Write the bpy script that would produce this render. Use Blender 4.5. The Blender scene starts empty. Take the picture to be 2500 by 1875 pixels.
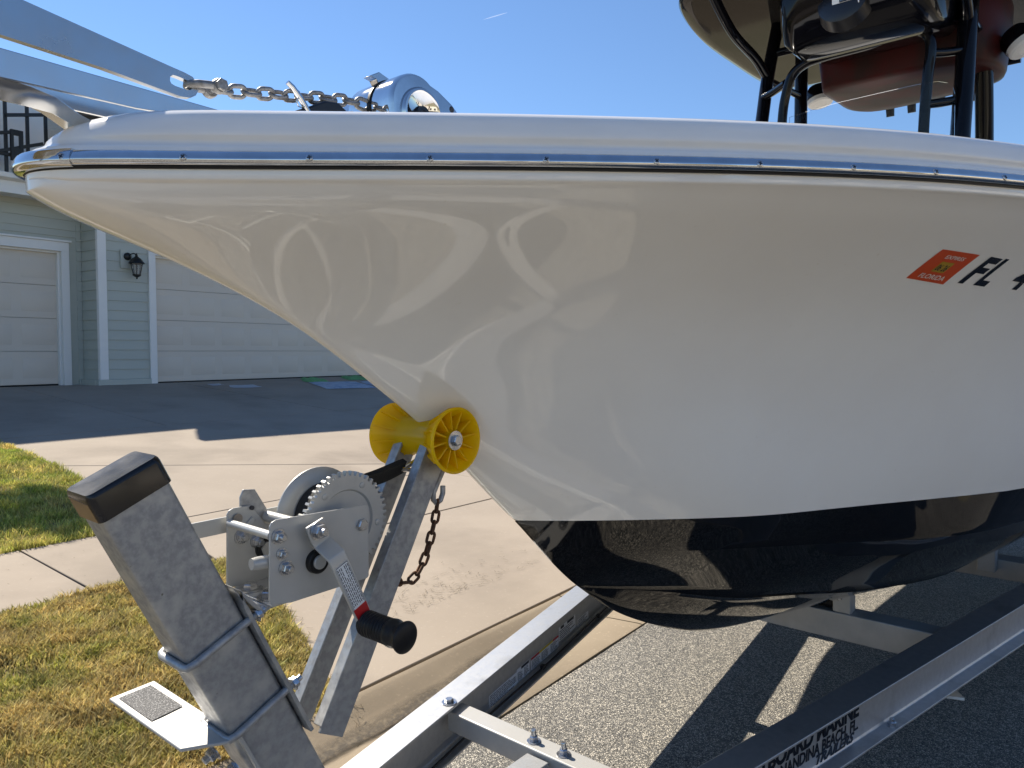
import bpy, bmesh, math, random
import numpy as np
from mathutils import Vector, Matrix
from mathutils.bvhtree import BVHTree
R = math.radians
rng = np.random.default_rng(7); random.seed(7)
sc = bpy.context.scene
col = sc.collection

# ------------------------------------------------------------------ camera
cam_d = bpy.data.cameras.new('camera'); cam = bpy.data.objects.new('camera', cam_d); col.objects.link(cam)
cam.location = (0, 0, 1.25); cam.rotation_euler = (R(90 - 2.5), 0, 0)
cam_d.sensor_width = 36; cam_d.sensor_fit = 'HORIZONTAL'; cam_d.lens = 36 * 1850 / 2500
cam_d.clip_start = 0.02; cam_d.clip_end = 5000
sc.camera = cam
# ------------------------------------------------------------------ light
SUN_AZ, SUN_EL = -45.5, 44.5           # compass style: 0 = +Y, positive towards +X
w = bpy.data.worlds.new('World'); sc.world = w; w.use_nodes = True
nt = w.node_tree; bg = nt.nodes['Background']
sky = nt.nodes.new('ShaderNodeTexSky'); sky.sky_type = 'NISHITA'; sky.sun_disc = False
sky.sun_elevation = R(SUN_EL); sky.sun_rotation = R(SUN_AZ)
sky.altitude = 0; sky.air_density = 1.0; sky.dust_density = 0.0; sky.ozone_density = 6.5
nt.links.new(sky.outputs[0], bg.inputs[0]); bg.inputs[1].default_value = 0.086
sun_d = bpy.data.lights.new('sun', 'SUN'); sun_d.energy = 5.0; sun_d.angle = R(0.53); sun_d.color = (1, 0.91, 0.77)
sun = bpy.data.objects.new('sun', sun_d); col.objects.link(sun)
sdir = Vector((math.sin(R(SUN_AZ)) * math.cos(R(SUN_EL)), math.cos(R(SUN_AZ)) * math.cos(R(SUN_EL)), math.sin(R(SUN_EL))))
sun.rotation_euler = sdir.to_track_quat('Z', 'Y').to_euler(); sun.location = sdir * 30
vs = sc.view_settings; vs.view_transform = 'Standard'; vs.look = 'None'; vs.exposure = 0.88; vs.gamma = 1.0; vs.use_curve_mapping = False
sc.render.resolution_x = 1024; sc.render.resolution_y = 768
sc.cycles.max_bounces = 8; sc.cycles.transparent_max_bounces = 12

# ------------------------------------------------------------------ frames
F_UV = Matrix.Rotation(R(54), 4, 'Z')                         # street frame: x along the kerb, y towards the house
az, th = R(41.5), R(3.0)
Av = Vector((math.sin(az) * math.cos(th), math.cos(az) * math.cos(th), math.sin(th)))
Pv = Vector((math.cos(az), -math.sin(az), 0)); Nv = Pv.cross(Av).normalized()
Ov = Vector((0, 0, 1.25)) - 0.231 * Av - 0.997 * Pv - 0.9 * Nv
F_TR = Matrix(((Pv.x, Av.x, Nv.x, Ov.x), (Pv.y, Av.y, Nv.y, Ov.y), (Pv.z, Av.z, Nv.z, Ov.z), (0, 0, 0, 1)))
def L(a, p, z): return Vector((p, a, z))                      # aft, port, up -> trailer frame

# ------------------------------------------------------------------ object helpers
ORG = {}                                                      # object -> (frame, origin)
def tag(o, label=None, cat=None, group=None, kind=None):
    if label: o['label'] = label
    if cat: o['category'] = cat
    if group: o['group'] = group
    if kind: o['kind'] = kind
    return o
def thing(name, label, cat, frame, origin, group=None, kind=None):
    o = bpy.data.objects.new(name, None); col.objects.link(o); o.empty_display_size = 0.1
    o.matrix_world = frame @ Matrix.Translation(Vector(origin)); ORG[o.name] = (frame, Vector(origin))
    return tag(o, label, cat, group, kind)
def finish(me, smooth):
    if smooth:
        me.polygons.foreach_set('use_smooth', [True] * len(me.polygons)); me.set_sharp_from_angle(angle=R(smooth))
def place(name, me, parent, frame=None, origin=(0, 0, 0), mtx=None):
    o = bpy.data.objects.new(name, me); col.objects.link(o)
    if parent is not None:
        fr, og = ORG[parent.name]; o.parent = parent
        # parts under a part share the thing's origin
        base = parent.get('_off', None)
        m = mtx if mtx is not None else Matrix.Identity(4)
        pm = PLOC.get(parent.name, Matrix.Translation(og))
        o.matrix_local = pm.inverted() @ m if mtx is not None else (pm.inverted() @ Matrix.Translation(og))
        ORG[o.name] = (fr, og); PLOC[o.name] = m if mtx is not None else Matrix.Translation(og)
    else:
        m = Matrix.Translation(Vector(origin)) if mtx is None else mtx
        o.matrix_world = (frame or Matrix.Identity(4)) @ m
        ORG[o.name] = (frame or Matrix.Identity(4), Vector(origin)); PLOC[o.name] = m
    return o
PLOC = {}
class MB:
    """collects shapes in frame coordinates"""
    def __init__(s): s.v = []; s.f = []; s.m = []
    def add(s, vs, fs, mi=0):
        n = len(s.v); s.v += [Vector(x) for x in vs]; s.f += [tuple(i + n for i in f) for f in fs]; s.m += [mi] * len(fs); return s
    def box(s, lo, hi, mi=0):
        (x0, y0, z0), (x1, y1, z1) = lo, hi
        return s.add([(x0,y0,z0),(x1,y0,z0),(x1,y1,z0),(x0,y1,z0),(x0,y0,z1),(x1,y0,z1),(x1,y1,z1),(x0,y1,z1)],
                     [(3,2,1,0),(4,5,6,7),(0,1,5,4),(1,2,6,5),(2,3,7,6),(3,0,4,7)], mi)
    def obox(s, c, ex, ey, ez, mi=0):
        c, ex, ey, ez = map(Vector, (c, ex, ey, ez)); vs = []
        for k in (-1, 1):
            for i, j in ((-1,-1),(1,-1),(1,1),(-1,1)): vs.append(c + ex*i + ey*j + ez*k)
        return s.add(vs, [(3,2,1,0),(4,5,6,7),(0,1,5,4),(1,2,6,5),(2,3,7,6),(3,0,4,7)], mi)
    def bar(s, p0, p1, w, h, up=(0,0,1), mi=0):
        p0, p1, up = Vector(p0), Vector(p1), Vector(up); d = (p1 - p0); n = d.cross(up).normalized(); u2 = n.cross(d).normalized()
        return s.obox((p0 + p1) / 2, d / 2, n * w / 2, u2 * h / 2, mi)
    def prism(s, poly, vec, mi=0):
        vec = Vector(vec); n = len(poly); vs = [Vector(p) for p in poly] + [Vector(p) + vec for p in poly]
        return s.add(vs, [tuple(range(n))[::-1], tuple(range(n, 2*n))] + [(i, (i+1) % n, (i+1) % n + n, i + n) for i in range(n)], mi)
    def cyl(s, p0, p1, r0, r1=None, n=16, caps=True, mi=0):
        r1 = r0 if r1 is None else r1
        return s.lathe(p0, Vector(p1) - Vector(p0), [(r0, 0), (r1, 1)], n, caps, mi)
    def lathe(s, p0, ax, prof, n=24, caps=True, mi=0):
        p0, ax = Vector(p0), Vector(ax); d = ax.normalized(); x = d.orthogonal().normalized(); y = d.cross(x); vs = []; fs = []
        for r, t in prof:
            for k in range(n):
                a = 2 * math.pi * k / n; vs.append(p0 + ax * t + x * r * math.cos(a) + y * r * math.sin(a))
        m = len(prof)
        for i in range(m - 1):
            for k in range(n): fs.append((i*n + k, i*n + (k+1) % n, (i+1)*n + (k+1) % n, (i+1)*n + k))
        if caps: fs += [tuple(range(n))[::-1], tuple(range((m-1)*n, m*n))]
        return s.add(vs, fs, mi)
    def tube(s, path, r, n=8, closed=False, mi=0, flat=None):
        P = [Vector(p) for p in path]; m = len(P); vs = []; fs = []; prev = None
        for i, p in enumerate(P):
            t = (P[(i+1) % m] - P[i-1]) if closed else (P[min(i+1, m-1)] - P[max(i-1, 0)]); t.normalize()
            if prev is None: x = t.orthogonal().normalized()
            else: x = (prev - t * prev.dot(t)).normalized()
            prev = x; y = t.cross(x); rr = r[i] if isinstance(r, (list, tuple)) else r
            for k in range(n):
                a = 2 * math.pi * k / n; vs.append(p + x * rr * math.cos(a) + y * rr * math.sin(a))
        for i in range(m if closed else m - 1):
            j = (i+1) % m
            for k in range(n): fs.append((i*n + k, i*n + (k+1) % n, j*n + (k+1) % n, j*n + k))
        if not closed: fs += [tuple(range(n))[::-1], tuple(range((m-1)*n, m*n))]
        return s.add(vs, fs, mi)
    def grid(s, rows, mi=0, closed=False):
        n = len(rows[0]); vs = [p for r in rows for p in r]; fs = []
        for i in range(len(rows) - 1):
            for k in range(n if closed else n - 1): fs.append((i*n + k, i*n + (k+1) % n, (i+1)*n + (k+1) % n, (i+1)*n + k))
        return s.add(vs, fs, mi)
    def mesh(s, name, mats, smooth=None, recalc=True, off=Vector((0,0,0)), weld=False):
        me = bpy.data.meshes.new(name); me.from_pydata([tuple(v - off) for v in s.v], [], s.f)
        me.polygons.foreach_set('material_index', s.m)
        if recalc or weld:
            bm = bmesh.new(); bm.from_mesh(me)
            if weld: bmesh.ops.remove_doubles(bm, verts=bm.verts, dist=1e-5)
            if recalc: bmesh.ops.recalc_face_normals(bm, faces=bm.faces)
            bm.to_mesh(me); bm.free()
        for m in (mats if isinstance(mats, (list, tuple)) else [mats]): me.materials.append(m)
        finish(me, smooth); return me
    def build(s, name, mats, parent=None, smooth=None, bevel=0, frame=None, origin=(0,0,0), recalc=True, weld=False, seg=2):
        og = ORG[parent.name][1] if parent is not None else Vector(origin)
        me = s.mesh(name, mats, smooth, recalc, og, weld)
        o = place(name, me, parent, frame, og)
        if bevel:
            b = o.modifiers.new('bevel', 'BEVEL'); b.width = bevel; b.segments = seg; b.limit_method = 'ANGLE'; b.angle_limit = R(35)
            if not smooth: finish(me, 30)
        return o
def align(pos, zdir, xdir=None):
    z = Vector(zdir).normalized(); x = Vector(xdir) if xdir else z.orthogonal(); x = (x - z * x.dot(z)).normalized(); y = z.cross(x)
    return Matrix(((x.x, y.x, z.x, pos[0]), (x.y, y.y, z.y, pos[1]), (x.z, y.z, z.z, pos[2]), (0,0,0,1)))
def inst(name, me, mtx, parent): return place(name, me, parent, mtx=mtx)
def pchip(xs, ys):
    xs = np.array(xs, float); ys = np.array(ys, float); h = np.diff(xs); d = np.diff(ys) / h; m = np.zeros(len(xs))
    for i in range(1, len(xs) - 1):
        if d[i-1] * d[i] > 0:
            w1 = 2*h[i] + h[i-1]; w2 = h[i] + 2*h[i-1]; m[i] = (w1 + w2) / (w1/d[i-1] + w2/d[i])
    m[0], m[-1] = d[0], d[-1]
    def f(x):
        x = np.clip(x, xs[0], xs[-1]); i = np.clip(np.searchsorted(xs, x) - 1, 0, len(h) - 1); t = (x - xs[i]) / h[i]
        return ((2*t**3 - 3*t**2 + 1) * ys[i] + (t**3 - 2*t**2 + t) * h[i] * m[i] + (-2*t**3 + 3*t**2) * ys[i+1] + (t**3 - t**2) * h[i] * m[i+1])
    return f
def catmull(P, n=8):
    P = np.array(P, float); Q = np.vstack([2*P[0] - P[1], P, 2*P[-1] - P[-2]]); out = []
    for i in range(1, len(Q) - 2):
        p0, p1, p2, p3 = Q[i-1:i+3]; t0 = 0; t1 = t0 + np.linalg.norm(p1-p0)**.5; t2 = t1 + np.linalg.norm(p2-p1)**.5; t3 = t2 + np.linalg.norm(p3-p2)**.5
        for t in np.linspace(t1, t2, n, endpoint=False):
            A1 = (t1-t)/(t1-t0)*p0 + (t-t0)/(t1-t0)*p1; A2 = (t2-t)/(t2-t1)*p1 + (t-t1)/(t2-t1)*p2; A3 = (t3-t)/(t3-t2)*p2 + (t-t2)/(t3-t2)*p3
            B1 = (t2-t)/(t2-t0)*A1 + (t-t0)/(t2-t0)*A2; B2 = (t3-t)/(t3-t1)*A2 + (t-t1)/(t3-t1)*A3
            out.append((t2-t)/(t2-t1)*B1 + (t-t1)/(t2-t1)*B2)
    out.append(P[-1]); return np.array(out)
def text_mesh(body, size, mt, shear=0, bold=0, extrude=0.0004, align_x='LEFT', xs=1.0):
    cu = bpy.data.curves.new('text', 'FONT'); cu.body = body; cu.size = size; cu.shear = shear; cu.offset = bold; cu.extrude = extrude; cu.align_x = align_x; cu.resolution_u = 3
    ob = bpy.data.objects.new('text', cu); col.objects.link(ob)
    me = bpy.data.meshes.new_from_object(ob.evaluated_get(bpy.context.evaluated_depsgraph_get()))
    bpy.data.objects.remove(ob); me.materials.clear(); me.materials.append(mt)
    if xs != 1: me.transform(Matrix.Diagonal((xs, 1, 1, 1)))
    return me

# ------------------------------------------------------------------ materials
def mat(name, c, rough=.5, metal=0., c2=None, scale=8., detail=4., fac=(.35, .65), bump=0., bscale=60., bdist=.002, rvar=0., spec=.5, coat=0., trans=0., ior=1.5, sss=0., coords='Object', stretch=None, c3=None, scale3=2., fac3=(.55, .75), c4=None, scale4=1., fac4=(.6, .8)):
    m = bpy.data.materials.new(name); m.use_nodes = True; nt = m.node_tree; N, K = nt.nodes, nt.links; b = N['Principled BSDF']
    b.inputs['Base Color'].default_value = (*c, 1); b.inputs['Roughness'].default_value = rough; b.inputs['Metallic'].default_value = metal
    b.inputs['Specular IOR Level'].default_value = spec; b.inputs['Coat Weight'].default_value = coat; b.inputs['Transmission Weight'].default_value = trans; b.inputs['IOR'].default_value = ior
    b.inputs['Coat Roughness'].default_value = .04
    if sss: b.inputs['Subsurface Weight'].default_value = sss; b.inputs['Subsurface Radius'].default_value = (.02, .012, .002); b.inputs['Subsurface Scale'].default_value = .5
    tc = N.new('ShaderNodeTexCoord').outputs[coords]
    if stretch:
        mp = N.new('ShaderNodeMapping'); mp.inputs['Scale'].default_value = stretch; K.new(tc, mp.inputs[0]); tc = mp.outputs[0]
    def noise(s, d=4.):
        n = N.new('ShaderNodeTexNoise'); n.inputs['Scale'].default_value = s; n.inputs['Detail'].default_value = d; n.inputs['Roughness'].default_value = .6; K.new(tc, n.inputs['Vector']); return n
    def ramp(src, lo, hi, v0=0., v1=1.):
        r = N.new('ShaderNodeMapRange'); r.inputs[1].default_value = lo; r.inputs[2].default_value = hi; r.inputs[3].default_value = v0; r.inputs[4].default_value = v1; K.new(src, r.inputs[0]); return r.outputs[0]
    def mix(f, a, bcol):
        x = N.new('ShaderNodeMix'); x.data_type = 'RGBA'; K.new(f, x.inputs[0])
        if isinstance(a, tuple): x.inputs[6].default_value = (*a, 1)
        else: K.new(a, x.inputs[6])
        x.inputs[7].default_value = (*bcol, 1); return x.outputs[2]
    cur = c
    if c2:
        n = noise(scale, detail); cur = mix(ramp(n.outputs[0], *fac), cur, c2)
        if rvar: K.new(ramp(n.outputs[0], .3, .7, max(.02, rough - rvar), rough + rvar), b.inputs['Roughness'])
    if c3: cur = mix(ramp(noise(scale3, 3).outputs[0], *fac3), cur, c3)
    if c4: cur = mix(ramp(noise(scale4, 6).outputs[0], *fac4), cur, c4)
    if not isinstance(cur, tuple): K.new(cur, b.inputs['Base Color'])
    if bump:
        bp = N.new('ShaderNodeBump'); bp.inputs['Strength'].default_value = bump; bp.inputs['Distance'].default_value = bdist; K.new(noise(bscale, 5).outputs[0], bp.inputs['Height']); K.new(bp.outputs[0], b.inputs['Normal'])
    return m
M = {}
M['gel'] = mat('white_gelcoat', (.87, .845, .80), .03, spec=.62, c2=(.84, .81, .765), scale=4, detail=8, rvar=.02, c3=(.80, .765, .70), scale3=70, fac3=(.70, .78), bump=.02, bscale=9, bdist=.0006)
M['gelcap'] = mat('white_gelcoat_cap', (.86, .85, .83), .12, spec=.55, c2=(.81, .80, .78), scale=6, rvar=.05, stretch=(1, 1, 4))
M['deck'] = mat('grey_deck_pad', (.16, .155, .15), .7, c2=(.13, .125, .12), scale=20)
M['blackgel'] = mat('black_gelcoat', (.003, .003, .004), .03, spec=.42, c2=(.006, .006, .007), scale=20, rvar=.03)
M['chrome'] = mat('polished_stainless', (.72, .72, .72), .07, 1., c2=(.62, .62, .62), scale=30, rvar=.03)
M['stain'] = mat('satin_stainless', (.60, .60, .60), .2, 1., c2=(.55, .55, .55), scale=18, rvar=.05)
M['galv'] = mat('galvanised_steel', (.36, .37, .38), .5, .55, c2=(.28, .285, .295), scale=85, detail=5, fac=(.38, .6), rvar=.1, bump=.15, bscale=90, bdist=.0012, c3=(.44, .44, .43), scale3=24, fac3=(.5, .7), c4=(.13, .11, .09), scale4=90, fac4=(.68, .78))
M['alu'] = mat('trailer_aluminium', (.56, .565, .57), .45, .85, c2=(.49, .495, .50), scale=60, detail=7, fac=(.3, .7), rvar=.04, bump=.08, bscale=160, bdist=.0008, c3=(.48, .48, .48), scale3=130, fac3=(.62, .68), c4=(.27, .265, .25), scale4=7, fac4=(.58, .85))
M['alu2'] = mat('painted_aluminium', (.47, .465, .45), .45, .35, c2=(.39, .385, .37), scale=10, detail=5, rvar=.08, bump=.05, bscale=120, bdist=.001)
M['zinc'] = mat('winch_zinc_paint', (.47, .47, .455), .38, .25, c2=(.42, .42, .405), scale=12, rvar=.06)
M['bolt'] = mat('zinc_bolt', (.55, .56, .58), .3, .95, c2=(.38, .39, .41), scale=60, rvar=.1)
M['rust'] = mat('rusty_chain', (.055, .035, .025), .75, .3, c2=(.16, .07, .03), scale=60, bump=.3, bscale=200, bdist=.001)
M['chain'] = mat('grey_galvanised_chain', (.33, .33, .33), .5, .7, c2=(.2, .19, .18), scale=120, bump=.3, bscale=300, bdist=.0008)
def yellowmat():
    m = mat('amber_yellow_polyurethane', (.95, .68, .010), .2, spec=.5, c2=(.90, .60, .008), scale=14); N, K = m.node_tree.nodes, m.node_tree.links; b = N['Principled BSDF']
    tr = N.new('ShaderNodeBsdfTranslucent'); tr.inputs[0].default_value = (1., .80, .012, 1); ms = N.new('ShaderNodeMixShader'); ms.inputs[0].default_value = .62
    K.new(b.outputs[0], ms.inputs[1]); K.new(tr.outputs[0], ms.inputs[2]); K.new(ms.outputs[0], N['Material Output'].inputs[0]); return m
M['yellow'] = yellowmat()
M['rubber'] = mat('black_rubber', (.007, .007, .008), .45, spec=.3, c2=(.013, .013, .014), scale=30, bump=.15, bscale=120, bdist=.001)
M['vinylcap'] = mat('black_vinyl_cap', (.006, .006, .008), .24, spec=.42, c2=(.012, .012, .015), scale=12, rvar=.06, bump=.1, bscale=30)
M['capbrown'] = mat('brown_vinyl', (.28, .17, .07), .5, c2=(.16, .09, .04), scale=14)
M['strap'] = mat('black_webbing', (.008, .008, .008), .85, bump=.5, bscale=500, bdist=.001)
M['blackmetal'] = mat('black_powder_coat', (.004, .004, .006), .08, spec=.25)
M['blackpart'] = mat('black_plastic', (.012, .012, .014), .3)
M['maroon'] = mat('maroon_vinyl', (.055, .010, .009), .42, c2=(.03, .014, .012), scale=6, fac=(.42, .58), spec=.1)
M['white'] = mat('white_plastic', (.75, .73, .69), .35)
M['label'] = mat('label_white', (.80, .81, .82), .4, c2=(.72, .73, .74), scale=20)
M['ink'] = mat('label_ink', (.02, .022, .03), .5)
M['red'] = mat('label_red', (.45, .012, .015), .4)
M['lyellow'] = mat('label_yellow', (.62, .45, .02), .4)
M['orange'] = mat('decal_orange', (.60, .075, .012), .3)
M['decalw'] = mat('decal_white', (.75, .68, .62), .4)
M['gold'] = mat('decal_gold', (.42, .26, .02), .4)
M['navy'] = mat('hull_lettering_black', (.006, .007, .012), .25)
M['glass'] = mat('clear_acrylic', (.97, .98, .98), .0, trans=1., ior=1.12)
M['grit'] = mat('grip_tape', (.06, .06, .062), .8, c2=(.24, .24, .24), scale=420, detail=2, fac=(.52, .6), bump=.6, bscale=500, bdist=.001)
M['asphalt_edge'] = None
def concrete(name, c, c2, c3, bump=.35):
    return mat(name, c, .85, c2=c2, scale=1.4, detail=9, fac=(.3, .72), bump=bump, bscale=260, bdist=.0016, c3=c3, scale3=55, fac3=(.6, .8), spec=.3, c4=tuple(q * .62 for q in c2), scale4=.75, fac4=(.5, .85))
M['drive'] = concrete('driveway_concrete', (.315, .267, .215), (.265, .223, .178), (.36, .308, .25))
M['walk'] = concrete('sidewalk_concrete', (.31, .26, .207), (.26, .217, .171), (.355, .30, .24))
M['gutter'] = concrete('gutter_concrete', (.30, .245, .175), (.23, .185, .13), (.38, .315, .225), .7)
M['dirt'] = mat('wet_gutter_dirt', (.075, .06, .042), .8, c2=(.20, .16, .105), scale=60, detail=6, fac=(.45, .7), bump=.6, bscale=200, bdist=.003)
M['soil'] = mat('soil', (.16, .12, .07), .95, c2=(.09, .066, .038), scale=40, bump=.8, bscale=60, bdist=.01)
M['groundg'] = mat('far_grass', (.20, .185, .105), .95, c2=(.26, .225, .14), scale=.6, bump=.5, bscale=20, bdist=.02)
M['siding'] = mat('sage_siding_paint', (.47, .49, .43), .6, c2=(.44, .46, .405), scale=1.5, bump=.12, bscale=40, bdist=.001, stretch=(.2, 1, 3))
M['trim'] = mat('white_trim_paint', (.80, .79, .75), .5, c2=(.77, .76, .72), scale=2)
M['door'] = mat('almond_door_paint', (.66, .595, .50), .5, c2=(.635, .57, .48), scale=2, bump=.08, bscale=60, stretch=(.15, 1, 1))
M['shingle'] = mat('roof_shingle', (.10, .09, .085), .9, c2=(.06, .055, .05), scale=12, bump=.6, bscale=40, bdist=.01)
M['upper'] = mat('white_upper_wall', (.88, .87, .84), .6, c2=(.66, .65, .62), scale=40, detail=3, fac=(.7, .76))
M['iron'] = mat('black_iron', (.008, .009, .009), .4)
M['lglass'] = mat('lantern_glass', (.9, .9, .88), .12, trans=.85)
M['brass'] = mat('lamp_socket', (.35, .33, .28), .4)
M['towelb'] = mat('blue_towel', (.22, .30, .42), .95, c2=(.42, .48, .55), scale=6, bump=.6, bscale=60, bdist=.01)
M['towelg'] = mat('green_towel', (.10, .28, .10), .95, c2=(.16, .38, .16), scale=8, bump=.6, bscale=60, bdist=.01)
M['towelw'] = mat('pale_cloth', (.45, .46, .48), .95, c2=(.38, .40, .44), scale=8, bump=.5, bscale=60, bdist=.01)
M['tyre'] = mat('tyre_rubber', (.015, .015, .016), .7, bump=.3, bscale=80)
M['bark'] = mat('bark', (.11, .08, .055), .9, c2=(.06, .045, .03), scale=20, bump=.8, bscale=30, bdist=.02)
M['leaf'] = mat('tree_leaf', (.05, .10, .02), .6, c2=(.085, .13, .03), scale=3)
M['contrail'] = mat('contrail_ice', (.9, .9, .9), 1.)
def thin():
    m = M['contrail']; N, K = m.node_tree.nodes, m.node_tree.links; tr = N.new('ShaderNodeBsdfTranslucent'); tr.inputs[0].default_value = (.95, .95, .95, 1); tp = N.new('ShaderNodeBsdfTransparent'); ms = N.new('ShaderNodeMixShader'); ms.inputs[0].default_value = .93
    K.new(tr.outputs[0], ms.inputs[1]); K.new(tp.outputs[0], ms.inputs[2]); K.new(ms.outputs[0], N['Material Output'].inputs[0])
thin()
def asphalt():
    m = bpy.data.materials.new('worn_asphalt'); m.use_nodes = True; N, K = m.node_tree.nodes, m.node_tree.links; b = N['Principled BSDF']
    tc = N.new('ShaderNodeTexCoord').outputs['Object']
    v = N.new('ShaderNodeTexVoronoi'); v.inputs['Scale'].default_value = 175; K.new(tc, v.inputs['Vector'])
    v2 = N.new('ShaderNodeTexVoronoi'); v2.feature = 'DISTANCE_TO_EDGE'; v2.inputs['Scale'].default_value = 175; K.new(tc, v2.inputs['Vector'])
    bw = N.new('ShaderNodeRGBToBW'); K.new(v.outputs['Color'], bw.inputs[0])
    cr = N.new('ShaderNodeValToRGB'); e = cr.color_ramp.elements; e[0].position = .25; e[0].color = (.20, .193, .18, 1); e[1].position = .75; e[1].color = (.60, .555, .475, 1)
    x = e.new(.5); x.color = (.38, .357, .312, 1)
    K.new(bw.outputs[0], cr.inputs[0])
    mr = N.new('ShaderNodeMapRange'); mr.inputs[1].default_value = .02; mr.inputs[2].default_value = .16; K.new(v2.outputs['Distance'], mr.inputs[0])
    mx = N.new('ShaderNodeMix'); mx.data_type = 'RGBA'; mx.inputs[6].default_value = (.05, .049, .047, 1); K.new(mr.outputs[0], mx.inputs[0]); K.new(cr.outputs[0], mx.inputs[7])
    n = N.new('ShaderNodeTexNoise'); n.inputs['Scale'].default_value = .9; n.inputs['Detail'].default_value = 6; K.new(tc, n.inputs['Vector'])
    mr2 = N.new('ShaderNodeMapRange'); mr2.inputs[1].default_value = .3; mr2.inputs[2].default_value = .7; mr2.inputs[3].default_value = .82; mr2.inputs[4].default_value = 1.15; K.new(n.outputs[0], mr2.inputs[0])
    ml = N.new('ShaderNodeMix'); ml.data_type = 'RGBA'; ml.blend_type = 'MULTIPLY'; ml.inputs[0].default_value = 1; K.new(mx.outputs[2], ml.inputs[6]); K.new(mr2.outputs[0], ml.inputs[7])
    K.new(ml.outputs[2], b.inputs['Base Color']); b.inputs['Roughness'].default_value = .8; b.inputs['Specular IOR Level'].default_value = .35
    bp = N.new('ShaderNodeBump'); bp.inputs['Strength'].default_value = .8; bp.inputs['Distance'].default_value = .004; K.new(mr.outputs[0], bp.inputs['Height']); K.new(bp.outputs[0], b.inputs['Normal'])
    return m
M['asphalt'] = asphalt()
def grassmat():
    m = bpy.data.materials.new('grass_blades'); m.use_nodes = True; N, K = m.node_tree.nodes, m.node_tree.links; b = N['Principled BSDF']
    a = N.new('ShaderNodeAttribute'); a.attribute_name = 'tint'; K.new(a.outputs['Color'], b.inputs['Base Color']); b.inputs['Roughness'].default_value = .6; b.inputs['Specular IOR Level'].default_value = .25
    tr = N.new('ShaderNodeBsdfTranslucent'); K.new(a.outputs['Color'], tr.inputs[0]); ms = N.new('ShaderNodeMixShader'); ms.inputs[0].default_value = .3
    K.new(b.outputs[0], ms.inputs[1]); K.new(tr.outputs[0], ms.inputs[2]); K.new(ms.outputs[0], N['Material Output'].inputs[0]); return m
M['grass'] = grassmat()

# ------------------------------------------------------------------ ground
PVv = [-500, 1.52, 1.80, 1.965, 2.06, 4.68, 12.30, 500]; PVz = [0, 0, -.004, .053, .066, .146, .714, .714]
def gz(v): return float(np.interp(v, PVv, PVz))
def sheet(name, poly_uv, m, dz=0., kind='structure', parent=None, vs_cuts=None):
    """flat sheet following the ground profile"""
    us = [q[0] for q in poly_uv]; b = MB(); u0, u1 = min(us), max(us); v0, v1 = min(q[1] for q in poly_uv), max(q[1] for q in poly_uv)
    cuts = sorted(set([v0, v1] + [v for v in PVv if v0 < v < v1]))
    b.grid([[(u, v, gz(v) + dz) for u in (u0, u1)] for v in cuts]); o = b.build(name, m, parent, frame=F_UV, recalc=False)
    if kind: o['kind'] = kind
    return o
g = MB(); cuts = [-300, -6.2, 1.3, 1.9, 2.06, 4.68, 12.3, 16, 300]
g.grid([[(u, v, (gz(v) if v > 1.9 else 0) - .05 - (.02 if v < 4 else 0)) for u in (-300, -20, 20, 300)] for v in cuts]); tag(g.build('ground', M['groundg'], frame=F_UV, recalc=False), kind='structure')
tag(MB().grid([[(u, v, .0 - max(0, (-2 - v)) * .015) for u in (-80, -10, 0, 5, 10, 80)] for v in (-6.0, -2.0, 0, 1.515)]).build('street', M['asphalt'], frame=F_UV, recalc=False), kind='structure')
# lawn beds
def bed(name, poly, m, dz):
    b = MB(); vv = sorted(set([q[1] for q in poly])); rows = []
    b.add([(u, v, gz(v) + dz) for u, v in poly], [tuple(range(len(poly)))]); return tag(b.build(name, m, frame=F_UV, recalc=False), kind='structure')
verge_poly = [(-40, 1.967), (1.70, 1.967), (1.72, 2.04), (1.84, 2.28), (2.06, 2.74), (2.24, 3.22), (2.36, 3.675), (-40, 3.675)]
lawn_poly = [(-40, 4.665), (2.60, 4.665), (2.70, 5.6), (2.76, 6.4), (2.84, 7.1), (2.88, 8.0), (2.9, 12.2), (-40, 12.2)]
bed('verge', verge_poly, M['soil'], -.012); bed('lawn', lawn_poly, M['soil'], -.012)
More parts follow.
